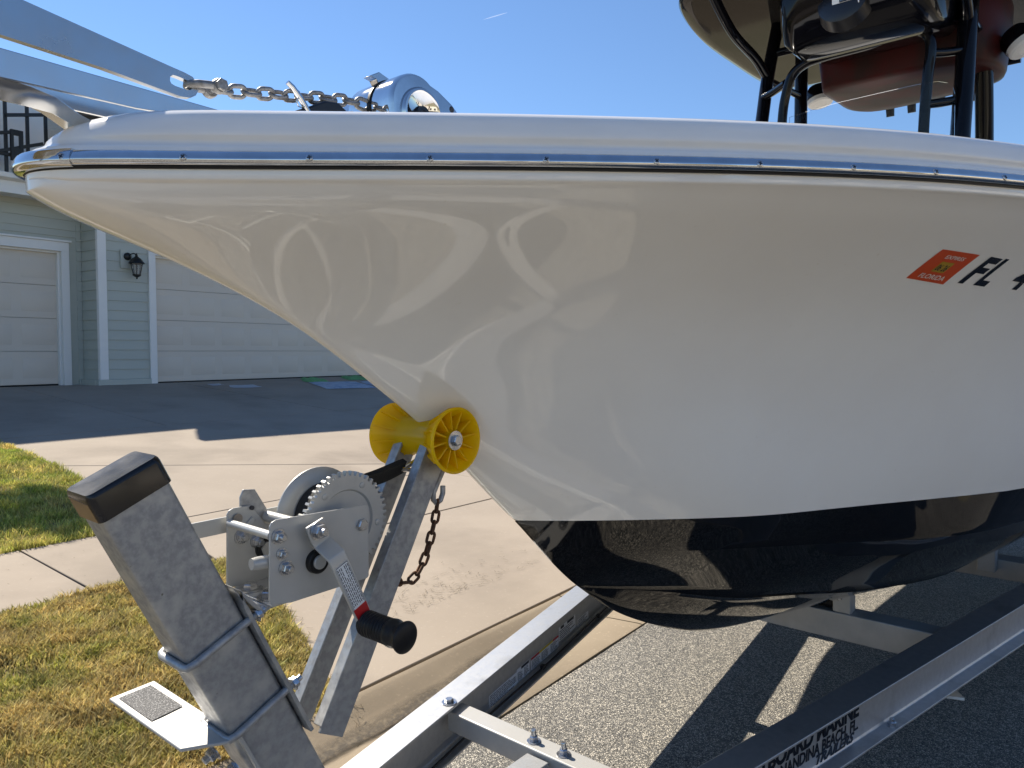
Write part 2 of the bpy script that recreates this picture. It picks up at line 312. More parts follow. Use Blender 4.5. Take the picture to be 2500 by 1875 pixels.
# driveway and sidewalk slabs
def slabs(root, polys, m, gap=.0075, th=.09):
    for poly in polys:
        c = Vector((sum(q[0] for q in poly) / len(poly), sum(q[1] for q in poly) / len(poly))); pts = []
        n = len(poly)
        for i in range(n):          # inset by half the joint
            p = Vector(poly[i]); d0 = (p - Vector(poly[i-1])).normalized(); d1 = (Vector(poly[(i+1) % n]) - p).normalized()
            n0 = Vector((-d0.y, d0.x)); n1 = Vector((-d1.y, d1.x)); nn = (n0 + n1); nn = nn / max(.3, nn.length_squared) * 2
            if nn.dot(c - p) < 0: nn = -nn
            pts.append(p + nn * gap)
        j = random.uniform(-.0015, .0015)
        MB().prism([(q.x, q.y, gz(q.y) + j - th) for q in pts], (0, 0, th)).build('slab', m, root, bevel=.004)
drv = thing('driveway', None, None, F_UV, (5, 6, gz(6)), kind='structure')
slabs(drv, [[(1.705, 1.975), (5.2, 1.975), (5.2, 3.52), (2.33, 3.62), (2.23, 3.2), (2.06, 2.74), (1.84, 2.28)],
            [(5.2, 1.975), (9.2, 1.975), (9.2, 3.52), (5.2, 3.52)],
            [(2.33, 3.62), (5.2, 3.52), (5.2, 4.68), (2.58, 4.68)], [(5.2, 3.52), (9.2, 3.52), (9.2, 4.68), (5.2, 4.68)],
            [(2.58, 4.68), (5.75, 4.68), (2.80, 6.75), (2.72, 5.8)],
            [(5.75, 4.68), (7.15, 4.68), (7.15, 8.2), (2.9, 8.2), (2.80, 6.75)], [(7.15, 4.68), (12, 4.68), (12, 8.2), (7.15, 8.2)],
            [(2.9, 8.2), (4.62, 8.2), (4.70, 12.28), (2.9, 12.28)], [(4.62, 8.2), (7.15, 8.2), (7.15, 12.28), (4.70, 12.28)], [(7.15, 8.2), (12, 8.2), (12, 12.28), (7.15, 12.28)]], M['drive'])
tag(MB().add([(1.8, 12.27, .704), (12, 12.27, .704), (12, 13.4, .704), (1.8, 13.4, .704)], [(0,1,2,3)]).build('garage_floor', M['drive'], frame=F_UV, recalc=False), kind='structure')
swk = thing('sidewalk', None, None, F_UV, (0, 4.1, gz(4.1)), kind='structure')
xs = [-12 + 1.525 * k for k in range(9)] + [1.70, 2.34]
slabs(swk, [[(x0, 3.68), (x1, 3.68), (x1 + (.24 if x1 > 2.3 else .06 if x1 > 1.6 else 0), 4.66), (x0 + (.06 if x0 > 1.6 else 0), 4.66)] for x0, x1 in zip(xs, xs[1:])], M['walk'], gap=.006)
tag(MB().add([(-12, 1.97, gz(1.97) - .045), (12, 1.97, gz(1.97) - .045), (12, 4.7, gz(4.7) - .05), (-12, 4.7, gz(4.7) - .05)], [(0,1,2,3)]).add([(-12, 4.7, gz(4.7) - .05), (12, 4.7, gz(4.7) - .05), (12, 12.3, .66), (-12, 12.3, .66)], [(0,1,2,3)]).build('sub_base', M['soil'], frame=F_UV, recalc=False), kind='structure')
# gutter with rolled kerb, cast in sections
gut = thing('gutter', None, None, F_UV, (0, 1.75, 0), kind='structure')
gprof = [(1.52, -.1), (1.52, .006), (1.535, .008), (1.66, .001), (1.78, -.003), (1.82, .001), (1.85, .008), (1.88, .020), (1.91, .034), (1.94, .047), (1.955, .052), (1.966, .053), (1.966, -.1)]
jx = [-6.05 - 3.05 * k for k in range(2)][::-1] + [-3.0, .05, 3.1, 6.15, 9.2, 12.25]
for x0, x1 in zip(jx, jx[1:]):
    n = 24; b = MB()
    b.grid([[(u, v, z + .0015 * math.sin(u * 7 + v * 30)) for v, z in gprof] for u in np.linspace(x0 + .004, x1 - .004, n)], closed=True)
    b.build('gutter_section', M['gutter'], gut, smooth=35, weld=True)
# silt lying along the foot of the kerb
b = MB()
us = np.linspace(-3, 3.05, 60)
b.grid([[(u, 1.775 + .02 * math.sin(u * 3.1) + (0 if k == 0 else .10 + .02 * math.sin(u * 5 + 1) + .012 * math.sin(u * 17)) * k / 3, (.0045 if k in (0, 3) else .0075) + [-.003, .001, .010, .029][k]) for k in range(4)] for u in us])
so = tag(b.build('silt', M['dirt'], frame=F_UV, smooth=60, recalc=False), 'dark wet silt line along the foot of the rolled kerb', 'silt', kind='stuff')
ca = so.data.color_attributes.new('dens', 'FLOAT_COLOR', 'POINT'); ca.data.foreach_set('color', np.array([[q, q, q, 1] for _ in us for q in (0., 1., .75, 0.)]).ravel())
def ragged():
    m = M['dirt']; N, K = m.node_tree.nodes, m.node_tree.links; a = N.new('ShaderNodeAttribute'); a.attribute_name = 'dens'; n = N.new('ShaderNodeTexNoise'); n.inputs['Scale'].default_value = 26; n.inputs['Detail'].default_value = 8; n.inputs['Roughness'].default_value = .75
    mp = N.new('ShaderNodeMapping'); mp.inputs['Scale'].default_value = (.35, 1.6, 1); K.new(N.new('ShaderNodeTexCoord').outputs['Object'], mp.inputs[0]); K.new(mp.outputs[0], n.inputs['Vector'])
    s1 = N.new('ShaderNodeMath'); s1.operation = 'ADD'; K.new(a.outputs['Fac'], s1.inputs[0]); K.new(n.outputs[0], s1.inputs[1]); mr = N.new('ShaderNodeMapRange'); mr.inputs[1].default_value = .75; mr.inputs[2].default_value = 1.5; K.new(s1.outputs[0], mr.inputs[0])
    tp = N.new('ShaderNodeBsdfTransparent'); ms = N.new('ShaderNodeMixShader'); K.new(mr.outputs[0], ms.inputs[0]); K.new(tp.outputs[0], ms.inputs[1]); K.new(N['Principled BSDF'].outputs[0], ms.inputs[2]); K.new(ms.outputs[0], N['Material Output'].inputs[0])
ragged()

# ------------------------------------------------------------------ grass blades
def inside(poly, x, y):
    r = np.zeros(len(x), bool); n = len(poly)
    for i in range(n):
        (x0, y0), (x1, y1) = poly[i], poly[(i+1) % n]
        c = ((y0 > y) != (y1 > y)) & (x < (x1 - x0) * (y - y0) / (y1 - y0 + 1e-12) + x0); r ^= c
    return r
def vnoise(x, y, s, seed):
    g_ = np.random.default_rng(seed).random((256, 256)); xi = np.floor(x * s).astype(int); yi = np.floor(y * s).astype(int); fx = x * s - xi; fy = y * s - yi; fx = fx*fx*(3-2*fx); fy = fy*fy*(3-2*fy)
    q = lambda i, j: g_[i % 256, j % 256]
    return (q(xi, yi)*(1-fx) + q(xi+1, yi)*fx)*(1-fy) + (q(xi, yi+1)*(1-fx) + q(xi+1, yi+1)*fx)*fy
def grass(name, label, poly, box, n, hmin, hmax, dry, seed, gain=1.):
    r = np.random.default_rng(seed); x = r.uniform(box[0], box[1], n); y = r.uniform(box[2], box[3], n)
    k = inside(poly, x, y) ; x, y = x[k], y[k]
    cl = vnoise(x, y, 9, seed); k = r.random(len(x)) < .12 + .88 * cl**1.4; x, y, cl = x[k], y[k], cl[k]; n = len(x)
    z = np.interp(y, PVv, PVz) - .012
    h = (hmin + (hmax - hmin) * r.random(n)**1.5) * (.35 + .65 * vnoise(x, y, 5, seed + 1) + .6 * vnoise(x, y, 16, seed + 6)); a = r.uniform(0, 2*np.pi, n); lean = h * r.uniform(.2, 1.1, n); wd = r.uniform(.0016, .0040, n)
    dx, dy = np.cos(a), np.sin(a); px, py = -dy * wd, dx * wd
    V = np.zeros((n, 5, 3)); V[:, 0] = np.c_[x - px, y - py, z]; V[:, 1] = np.c_[x + px, y + py, z]
    mx, my, mz = x + dx * lean * .35, y + dy * lean * .35, z + h * .6
    V[:, 2] = np.c_[mx + px * .8, my + py * .8, mz]; V[:, 3] = np.c_[mx - px * .8, my - py * .8, mz]; V[:, 4] = np.c_[x + dx * lean, y + dy * lean, z + h]
    me = bpy.data.meshes.new(name); me.vertices.add(5*n); me.vertices.foreach_set('co', V.ravel()); base = (np.arange(n) * 5)[:, None]
    li = (base + np.array([0, 1, 2, 3, 3, 2, 4])[None]).ravel(); me.loops.add(7*n); me.loops.foreach_set('vertex_index', li.astype(np.int32))
    ls = (np.arange(n)[:, None] * 7 + np.array([0, 4])[None]).ravel(); me.polygons.add(2*n); me.polygons.foreach_set('loop_start', ls.astype(np.int32)); me.update(calc_edges=True)
    ct = me.color_attributes.new('tint', 'FLOAT_COLOR', 'POINT'); t = np.clip(vnoise(x, y, 6, seed + 2) * .7 + vnoise(x, y, 22, seed + 3) * .5 + r.normal(0, .16, n) + dry - .6, 0, 1)[:, None]
    gr = np.array([.25, .31, .045]); tan = np.array([.62, .51, .20]); br = np.array([.42, .29, .12]); u_ = r.random(n)[:, None]
    c = gr * (1 - t) + (tan * (1 - u_ * .8) + br * u_ * .8) * t; c *= gain * (r.uniform(.55, 1.35, n) * (.7 + .6 * vnoise(x, y, 14, seed + 7)))[:, None]
    cc = np.ones((n, 5, 4)); cc[:, :, :3] = c[:, None, :]; ct.data.foreach_set('color', cc.ravel()); me.materials.append(M['grass'])
    o = bpy.data.objects.new(name, me); col.objects.link(o); o.matrix_world = F_UV; tag(o, label, 'grass', kind='stuff')
vp = [(q[0] + (.03 if q[0] > 0 else 0), q[1] + (.012 if q[1] > 3.6 else -.012 if q[1] < 2 else 0)) for q in verge_poly]
grass('verge_grass', 'dry tan and green turf on the verge beside the winch post', vp, (.35, 2.45, 1.95, 3.70), 330000, .018, .045, .90, 3, 1.05)
grass('verge_grass', 'dry turf of the verge further along the kerb', vp, (-5, .35, 1.95, 3.70), 70000, .02, .05, .8, 5)
lp = [(q[0] + (.03 if q[0] > 0 else 0), q[1] - (.015 if q[1] < 5 else 0)) for q in lawn_poly]
grass('lawn_grass', 'brighter green lawn between sidewalk and driveway', lp, (1.0, 2.95, 4.64, 8.4), 200000, .03, .06, .42, 11, 1.4)
grass('lawn_grass', 'green lawn further along in front of the house', lp, (-6, 1.0, 4.64, 12.2), 70000, .03, .06, .3, 13)

# dead grass clippings and grit blown over the apron
b = MB(); r = np.random.default_rng(21)
def bit(u, v, l, wd, a):
    z = gz(v) + .0035; d = Vector((math.cos(a), math.sin(a), 0)); e = Vector((-d.y, d.x, 0)); c = Vector((u, v, z)); k = r.uniform(-.3, .3) * l
    p = [c - d*l, c + e*k, c + d*l]; vs_ = []
    for q in p: q.z = gz(q.y) + .003 + r.uniform(0, .004); vs_ += [q - e*wd, q + e*wd]
    b.add(vs_, [(0, 2, 3, 1), (2, 4, 5, 3)])
for k in range(260): bit(2.75 + r.normal(0, .38), 2.33 + abs(r.normal(0, .16)), r.uniform(.006, .02), .0009, r.uniform(0, 6.3))
for k in range(200): u = r.uniform(1.6, 2.35); bit(u, 2.02 + (u - 1.75) * 2.6 * r.uniform(.85, 1.1) - .02 + r.normal(.0, .05), r.uniform(.006, .018), .0010, r.uniform(0, 6.3))
for k in range(160): bit(r.uniform(.8, 5), r.uniform(3.7, 4.6), r.uniform(.004, .012), .0008, r.uniform(0, 6.3))
tag(b.build('grass_clippings', mat('dry_clippings', (.10, .075, .04), .9), frame=F_UV, recalc=False), 'dry grass clippings scattered on the concrete apron', 'clippings', kind='stuff')

# ------------------------------------------------------------------ house
VG, VL, ZG = 12.26, 12.80, .714
hs = thing('house', 'sage green sided house with two almond garage doors, in shade', 'house', F_UV, (7, 13, ZG))
b = MB(); b.box((5.86, VG + .02, .60), (6.70, 22, 3.62)); b.box((11.66, VG + .02, .60), (13.2, 22, 3.62)); b.box((6.70, VG + .02, 2.86), (11.66, 22, 3.62)); b.box((6.70, VG + .45, .60), (11.66, 22, 2.86))
b.box((5.56, VL + .02, .60), (5.86, 22, 3.62)); b.box((-1.5, VL + .02, .60), (3.05, 22, 3.62)); b.box((3.05, VL + .02, 2.84), (5.56, 22, 3.62)); b.box((3.05, VL + .45, .6), (5.56, 22, 2.84))
b.build('wall', M['siding'], hs)
MB().box((5.80, VG - .03, .56), (6.66, VG + .05, .795)).build('foundation', M['siding'], hs, bevel=.006)
MB().box((5.79, VG + .051, .56), (5.86, VL + .1, .795)).box((5.768, VL - .03, .56), (5.79, VL + .1, .795)).build('foundation', M['siding'], hs, bevel=.006)
EXP = .1573
def boards(axis, lo, hi, plane, z0, z1, nrm):
    """lapped siding: each board a wedge, lower edge proud"""
    k = 0; z = .797 + EXP * math.ceil((z0 - .797) / EXP - 1e-6); zs = [z0] + [z + EXP * i for i in range(60) if z + EXP * i < z1 - .02] + [z1]
    zs = [zs[0]] + [q for q in zs[1:] if q - zs[0] > .02]
    for a, c in zip(zs, zs[1:]):
        pr = [(.002, a - .0), (.017, a - .0), (.0155, a + .012), (.004, c - .0006), (.002, c - .0006)]
        if axis == 'u': pts = [(lo, plane + nrm * d, q) for d, q in pr]; vec = (hi - lo, 0, 0)
        else: pts = [(plane + nrm * d, lo, q) for d, q in pr]; vec = (0, hi - lo, 0)
        MB().prism(pts, vec).build('siding_board', M['siding'], hs, bevel=.0015, seg=1)
boards('u', 5.965, 6.668, VG + .02, .797, 3.55, -1)
boards('v', VG + .05, VL + .018, 5.86, .797, 3.55, -1)
boards('u', 5.772, 5.842, VL + .02, .797, 3.55, -1)
boards('u', -1.5, 5.770, VL + .02, 3.05, 3.55, -1)
boards('u', 6.668, 13.2, VG + .02, 3.05, 3.55, -1)
MB().box((5.832, VG - .022, .795), (5.964, VG + .018, 3.56)).box((5.832, VG + .018, .795), (5.856, VG + .048, 3.56)).build('corner_board', M['trim'], hs, bevel=.003)
def garage_door(u0, u1, v, ztop):
    tw = .115
    t = MB().box((u0 - tw, v - .025, ZG - .01), (u0, v + .12, ztop)); t.build('door_trim', M['trim'], hs, bevel=.003)
    MB().box((u1, v - .025, ZG - .01), (u1 + tw, v + .12, ztop)).build('door_trim', M['trim'], hs, bevel=.003)
    MB().box((u0 - tw, v - .027, ztop), (u1 + tw, v + .12, ztop + .145)).build('door_header', M['trim'], hs, bevel=.003)
    MB().box((u0 - tw - .03, v - .055, ztop + .146), (u1 + tw + .03, v + .1, ztop + .175)).build('header_cap', M['trim'], hs, bevel=.003)
    MB().box((u0 + .001, v + .04, ZG - .01), (u0 + .035, v + .12, ztop - .001)).box((u1 - .035, v + .04, ZG - .01), (u1 - .001, v + .12, ztop - .001)).box((u0 + .036, v + .04, ztop - .03), (u1 - .036, v + .12, ztop - .001)).build('door_stop', M['trim'], hs)
    h = (ztop - .02 - ZG - .012) / 4; n = max(3, round((u1 - u0) / .61)); vd = v + .105
    for k in range(4):
        z0 = ZG + .012 + k * h; b = MB().box((u0 + .01, vd, z0 + .002), (u1 - .01, vd + .04, z0 + h - .002))
        s = MB(); cw = (u1 - u0) / n
        o = b.build('door_section', M['door'], hs, bevel=.004)
        for i in range(n):
            a0, a1 = u0 + cw * i + .07, u0 + cw * (i + 1) - .07; za, zb = z0 + .1, z0 + h - .1
            q = MB().add([(a0, vd + .001, za), (a1, vd + .001, za), (a1, vd + .001, zb), (a0, vd + .001, zb), (a0 + .018, vd - .006, za + .018), (a1 - .018, vd - .006, za + .018), (a1 - .018, vd - .006, zb - .018), (a0 + .018, vd - .006, zb - .018)], [(4,5,6,7), (0,1,5,4), (1,2,6,5), (2,3,7,6), (3,0,4,7)])
            q.build('raised_panel', M['door'], o, bevel=.002, seg=1)
    MB().box((u0 + .01, vd + .001, ZG - .012), (u1 - .01, vd + .03, ZG + .012)).build('door_seal', M['rubber'], hs)
garage_door(6.765, 11.64, VG, 2.833); garage_door(3.09, 5.535, VL, 2.815)
# eaves, roofs, upper storey
MB().box((-1.8, VL - .42, 3.555), (5.82, VL + .1, 3.60)).box((5.821, VG - .30, 3.556), (13.5, VL + .1, 3.601)).build('soffit', M['trim'], hs)
MB().box((-1.8, VL - .45, 3.53), (5.80, VL - .421, 3.72)).box((5.81, VG - .33, 3.53), (13.5, VG - .301, 3.72)).build('fascia', M['trim'], hs, bevel=.004)
MB().prism([(-1.9, VL - .452, 3.70), (-1.9, VL - .55, 3.73), (-1.9, VL - .56, 3.80), (-1.9, VL - .452, 3.80)], (7.7, 0, 0)).build('rain_gutter', M['trim'], hs, bevel=.006)
MB().prism([(-1.9, VL - .45, 3.73), (-1.9, VL - .44, 3.79), (-1.9, 13.6, 3.98), (-1.9, 13.6, 3.74)], (7.6, 0, 0)).build('roof', M['shingle'], hs)
b = MB().box((-1.5, 13.3, 3.75), (6.55, 13.5, 5.70)); up = b.build('upper_wall', M['upper'], hs)
MB().prism([(-1.9, 13.28, 5.701), (-1.9, 13.28, 5.80), (-1.9, 18, 5.86), (-1.9, 18, 5.76)], (8.50, 0, 0)).build('roof', M['trim'], hs)  # unseen upper roof, height and length set for the driveway shadow
for u in (4.86, 4.98, 5.28, 5.60): MB().box((u, 13.285, 3.8), (u + .012, 13.299, 5.68)).build('panel_joint', M['trim'], up)
lv = MB().box((5.58, 13.26, 4.6), (5.95, 13.28, 5.1)); lo = lv.build('louvre_vent', M['trim'], up)
for k in range(16):
    MB().obox((5.765, 13.245, 4.62 + k * .030), (.18, 0, 0), (0, .014, -.012), (0, .002, .003)).build('louvre', M['trim'], lo)
# unseen low gable over the garage, shaped to cast the driveway shadow
MB().prism([(u, VG + .02, z) for u, z in ((6.2, 3.63), (12.6, 3.63), (12.6, 4.78), (9.6, 5.2), (6.2, 4.74))], (0, 9, 0)).build('unseen_gable_wall', M['siding'], hs)
def slope(u0, z0, u1, z1, v0, v1, name):
    MB().prism([(u0, v0, z0), (u1, v0, z1), (u1, v0, z1 + .14), (u0, v0, z0 + .14)], (0, v1 - v0, 0)).build(name, M['shingle'], hs)
rz = lambda u: 4.62 + (u - 5.08) * .137
MB().prism([(u, v, rz(u)) for u, v in ((5.06, 11.55), (9.6, 11.55), (9.6, 21.5), (6.6, 21.5), (6.15, 13.3), (5.28, 11.95))], (0, 0, .14)).build('roof', M['shingle'], hs); slope(9.601, 5.24, 13.2, 4.7, 11.55, 21.5, 'roof')
# dark metal balcony frame on the upper storey
bal = thing('balcony_rack', 'black metal rail frame on the upper storey above the garage eave', 'rail frame', F_UV, (4.9, 12.95, 3.9))
for u in (4.70, 4.84, 5.14, 5.40): MB().box((u, 12.92, 3.86), (u + .045, 12.96, 5.11)).build('post', M['iron'], bal, bevel=.004)
MB().bar((4.86, 12.90, 4.78), (5.42, 12.90, 4.92), .04, .05).build('brace', M['iron'], bal, bevel=.004)
MB().box((4.2, 12.90, 4.18), (5.30, 12.94, 4.23)).build('rail', M['iron'], bal, bevel=.004)
MB().bar((4.3, 12.885, 4.05), (5.36, 12.885, 4.46), .03, .05).build('brace', M['iron'], bal, bevel=.004)
MB().bar((4.3, 12.87, 4.36), (5.0, 12.87, 4.56), .03, .05).build('brace', M['iron'], bal, bevel=.004)
MB().box((4.90, 12.85, 4.12), (4.94, 12.90, 4.58)).box((5.02, 12.85, 4.12), (5.07, 12.90, 4.58)).box((4.94, 12.85, 4.50), (5.02, 12.90, 4.58)).box((4.94, 12.85, 4.12), (5.02, 12.90, 4.32)).build('bracket', M['iron'], bal, bevel=.003)
MB().box((4.3, 12.88, 3.87), (5.35, 12.95, 3.93)).build('rail', M['iron'], bal, bevel=.004)
# lantern
ln = thing('wall_lantern', 'black carriage lantern mounted on green siding between the garage doors', 'lantern', F_UV, (6.38, 12.1, 2.4))
MB().box((6.19, VG - .022, 2.575), (6.43, VG + .005, 2.875)).build('mounting_block', M['siding'], ln, bevel=.004)
MB().lathe((6.30, VG - .022, 2.77), (0, -.05, 0), [(.0, 0), (.062, 0), (.062, .35), (.045, .8), (.03, 1), (0, 1)], 20, False).build('wall_plate', M['iron'], ln, smooth=40)
MB().tube([(6.30, VG - .06, 2.77), (6.31, VG - .1, 2.80), (6.34, VG - .14, 2.815), (6.375, VG - .15, 2.80), (6.38, VG - .15, 2.77)], .011, 8).build('arm', M['iron'], ln, smooth=60)
LC = (6.38, VG - .15)
MB().lathe((*LC, 2.655), (0, 0, .17), [(.122, 0), (.118, .08), (.105, .16), (.085, .35), (.06, .5), (.035, .6), (.02, .7), (.022, .8), (.012, .9), (.0, 1)], 24, False).build('roof_cap', M['iron'], ln, smooth=35)
MB().lathe((*LC, 2.475), (0, 0, .175), [(.055, 0), (.062, .1), (.092, 1)], 6, False).build('glass', M['lglass'], ln)
for k in range(6):
    a = 2 * math.pi * k / 6
    MB().bar((LC[0] + .057 * math.cos(a), LC[1] + .057 * math.sin(a), 2.475), (LC[0] + .097 * math.cos(a), LC[1] + .097 * math.sin(a), 2.655), .010, .010).build('cage_bar', M['iron'], ln)
MB().lathe((*LC, 2.405), (0, 0, .075), [(.0, 0), (.012, .05), (.014, .2), (.008, .32), (.02, .42), (.045, .6), (.062, .75), (.066, 1), (0, 1)], 24, False).build('base_finial', M['iron'], ln, smooth=35)
MB().cyl((*LC, 2.48), (*LC, 2.57), .012, .010, 10).build('lamp_socket', M['brass'], ln, smooth=40)
# cloths on the driveway
def cloth(name, label, quad, m, hgt, seed):
    b = MB(); n = 12; q = [Vector(p) for p in quad]; rows = []; r = np.random.default_rng(seed)
    ph = r.uniform(0, 6, 6)
    for i in range(n + 1):
        row = []
        for j in range(n + 1):
            s, t = i / n, j / n; p = (q[0]*(1-s) + q[1]*s)*(1-t) + (q[3]*(1-s) + q[2]*s)*t
            e = min(s, 1-s, t, 1-t); wob = .03 * math.sin(5*s + ph[0]) * math.sin(7*t + ph[1])
            z = gz(p.y + wob) + .006 + hgt * min(1, e * 8) * (.35 + .65 * abs(math.sin(6*s + ph[2] + 3*t) * math.sin(5*t + ph[3])))
            row.append((p.x + wob, p.y + wob * .7, z))
        rows.append(row)
    o = b.grid(rows).build(name, m, frame=F_UV, smooth=80, recalc=False, origin=(0, 0, 0)); return tag(o, label, 'cloth', 'cloths laid on the driveway to dry')
cloth('towel', 'large pale blue towel spread by the wide garage door', [(8.85, 10.45), (9.9, 10.30), (10.3, 11.3), (9.3, 11.5)], M['towelb'], .03, 1)
cloth('towel', 'green towel at the left corner of the pale blue towel', [(9.25, 11.52), (9.75, 11.45), (9.95, 12.0), (9.55, 12.08)], M['towelg'], .05, 2)
cloth('towel', 'green towel nearest the wide garage door', [(10.35, 11.55), (10.9, 11.5), (11.2, 12.1), (10.6, 12.12)], M['towelg'], .05, 3)
cloth('towel', 'dark blue towel right of the pale blue one', [(10.0, 10.4), (10.8, 10.3), (11.2, 11.2), (10.36, 11.28)], M['towelb'], .05, 4)
cloth('cloth', 'small pale cloth lying left of the towels', [(7.46, 11.15), (8.0, 11.12), (8.08, 11.5), (7.62, 11.55)], M['towelw'], .008, 5)
cloth('cloth', 'smallest pale cloth close to the garage door trim', [(7.36, 11.60), (7.58, 11.58), (7.62, 11.82), (7.40, 11.84)], M['towelw'], .008, 6)
# unseen other side of the street: sunlit house fronts added to light the hull
def far_house(u0, u1, wallc, label, flip):
    vf, zb, ze = -17.0, -.05, 3.1; h = thing('house', label, 'house', F_UV, ((u0 + u1) / 2, vf - 4, zb), group='houses across the street')
    wm = mat('far_stucco', wallc, .8, c2=tuple(q * .93 for q in wallc), scale=1.2); MB().box((u0, vf - 9, zb), (u1, vf, ze)).build('wall', wm, h)
    MB().prism([(u0 - .5, vf + .5, ze - .1), (u0 - .5, vf + .5, ze + .06), (u0 - .5, vf - 4.5, ze + 2.3), (u0 - .5, vf - 9.5, ze + .06), (u0 - .5, vf - 9.5, ze - .1), (u0 - .5, vf - 4.5, ze + 2.1)], (u1 - u0 + 1, 0, 0)).build('roof', M['shingle'], h)
    g0 = u0 + .8 if flip else u1 - 5.7
    MB().box((g0 - .12, vf + .001, zb), (g0 + 5, vf + .03, zb + 2.3)).build('door_trim', M['trim'], h); 
    for k in range(4): MB().box((g0, vf + .031, zb + .02 + k * .53), (g0 + 4.88, vf + .05, zb + .54 + k * .53)).build('door_section', M['door'], h)
    for c in ((u0 + u1) / 2 + (1.5 if flip else -1.5), (u0 + u1) / 2 + (4.3 if flip else -4.3)):
        f = MB().box((c - .75, vf + .001, zb + .9), (c + .75, vf + .04, zb + 2.3)).build('window', M['trim'], h); MB().box((c - .66, vf + .041, zb + 1.0), (c + .66, vf + .045, zb + 2.2)).build('pane', M['blackpart'], f)
    MB().box(((u0 + u1) / 2 - .5, vf + .001, zb), ((u0 + u1) / 2 + .5, vf + .04, zb + 2.15)).build('front_door', M['maroon'], h)
    tag(MB().add([(g0 - .2, vf, -.045), (g0 + 5.1, vf, -.045), (g0 + 5.1, -6.1, -.045), (g0 - .2, -6.1, -.045)], [(0,1,2,3)]).build('driveway', M['drive'], frame=F_UV, recalc=False), kind='structure')
far_house(-20, -6, (.66, .60, .48), 'cream stucco house across the street, nearest the trailer tongue', True)
far_house(-2.5, 11.5, (.70, .66, .56), 'pale stucco house straight across the street from the boat', False)
far_house(15, 29, (.62, .60, .56), 'grey stucco house across the street, beyond the stern', True)
tag(MB().add([(-40, -9.2, -.041), (40, -9.2, -.041), (40, -8.0, -.041), (-40, -8.0, -.041)], [(0,1,2,3)]).build('far_sidewalk', M['walk'], frame=F_UV, recalc=False), kind='structure')
# young tree left of the frame, whose shade falls on the lawn
tr = thing('tree', 'young broadleaf tree on the lawn left of the driveway', 'tree', F_UV, (2.3, 10.4, gz(10.4)))
b = MB(); b.tube([(2.3, 10.4, gz(10.4) - .1), (2.32, 10.42, 2.0), (2.5, 10.5, 3.6), (2.7, 10.6, 5.0)], [.09, .07, .055, .03], 10)
for e in ((3.0, 11.0, 5.6), (2.5, 11.8, 5.8), (2.6, 11.4, 6.2)): b.tube([(2.52, 10.5, 3.9), ((2.5 + e[0]) / 2, (10.5 + e[1]) / 2 + .05, 4.9), e], [.04, .028, .012], 7)
b.build('trunk', M['bark'], tr, smooth=60)
cr = MB(); r = np.random.default_rng(5); cs = [(3.0, 11.0, 5.6, .36), (3.05, 10.75, 5.8, .30), (2.55, 11.8, 5.75, .34), (2.45, 12.05, 6.0, .3), (2.7, 11.5, 6.4, .22)]
for k in range(2600):
    c = cs[r.integers(len(cs))]; d = r.normal(size=3); d /= np.linalg.norm(d); p = Vector(c[:3]) + Vector(d) * c[3] * r.random()**.4
    x = Vector(r.normal(size=3)).normalized(); y = x.orthogonal().normalized(); q_ = r.uniform(.03, .06)
    cr.add([p - x*q_*1.6, p + y*q_*.7, p + x*q_*1.6, p - y*q_*.7], [(0,1,2,3)])
cr.build('crown', M['leaf'], tr, recalc=False)
# contrail high above
o = MB().tube([(-70 + 4.5 * k, 1900, 815 + 1.3 * k) for k in range(14)], [.3 + 1.1 * math.sin(math.pi * k / 13) for k in range(14)], 6).build('contrail', M['contrail'], recalc=True, smooth=60)
tag(o, 'short thin white contrail in the blue sky', 'contrail')

# ------------------------------------------------------------------ shared fasteners (local z = outward)
def hexm(name, r, h, washer, stub, mt, stub_r=None):
    b = MB()
    if washer: b.cyl((0,0,0), (0,0,.0018), washer, n=20)
    z = .0018 if washer else 0
    b.lathe((0,0,z), (0,0,h), [(r*.98, 0), (r, .06), (r, .85), (r*.82, 1), (0, 1)], 6, False)
    if stub: b.lathe((0,0,z + h), (0,0,stub), [((stub_r or r*.55), -.02), ((stub_r or r*.55), .85), ((stub_r or r*.55)*.8, 1), (0, 1)], 12, False)
    return b.mesh(name, mt, 30)
NUT_S = hexm('nut', .0062, .006, .0085, .006, M['bolt']); NUT_M = hexm('nut', .0085, .008, .011, .007, M['bolt']); NUT_L = hexm('nut', .0105, .010, .0135, .008, M['bolt'])
BOLT_M = hexm('bolt', .0095, .007, 0, 0, M['bolt']); BOLT_W = hexm('bolt', .011, .008, .018, 0, M['bolt'])
UNUT = hexm('nut', .0095, .0115, .0155, .014, M['bolt'], .0058)

# ------------------------------------------------------------------ trailer
tl = thing('boat_trailer', 'aluminium boat trailer with galvanised winch post under the bow', 'trailer', F_TR, L(.0, 0, -.38))
K_ = .2162
def ibeam(sg):
    """I-beam running back along the V, then parallel"""
    prof = [(-.038, 0), (.038, 0), (.038, -.006), (.006, -.0085), (.003, -.013), (.003, -.113), (.006, -.1185), (.038, -.121), (.038, -.127), (-.038, -.127), (-.038, -.121), (-.006, -.1185), (-.003, -.113), (-.003, -.013), (-.006, -.0085), (-.038, -.006)]
    b = MB(); rows = []
    for a, p in ((.10, .10 * K_), (1.0, K_), (2.2, 2.2 * K_), (3.2, 3.2 * K_), (4.0, 4.0 * K_), (4.25, .885), (6.6, .90)):
        rows.append([L(a, sg * p + d, z) for d, z in prof])
    b.grid(rows, closed=True); n = len(prof); b.f += [tuple(range(n))[::-1], tuple(range(6*n, 7*n))]; b.m += [0, 0]
    return b.build('frame_beam', M['alu'], tl, smooth=20, bevel=.0012, seg=2)
beam_s = ibeam(-1); beam_p = ibeam(1)
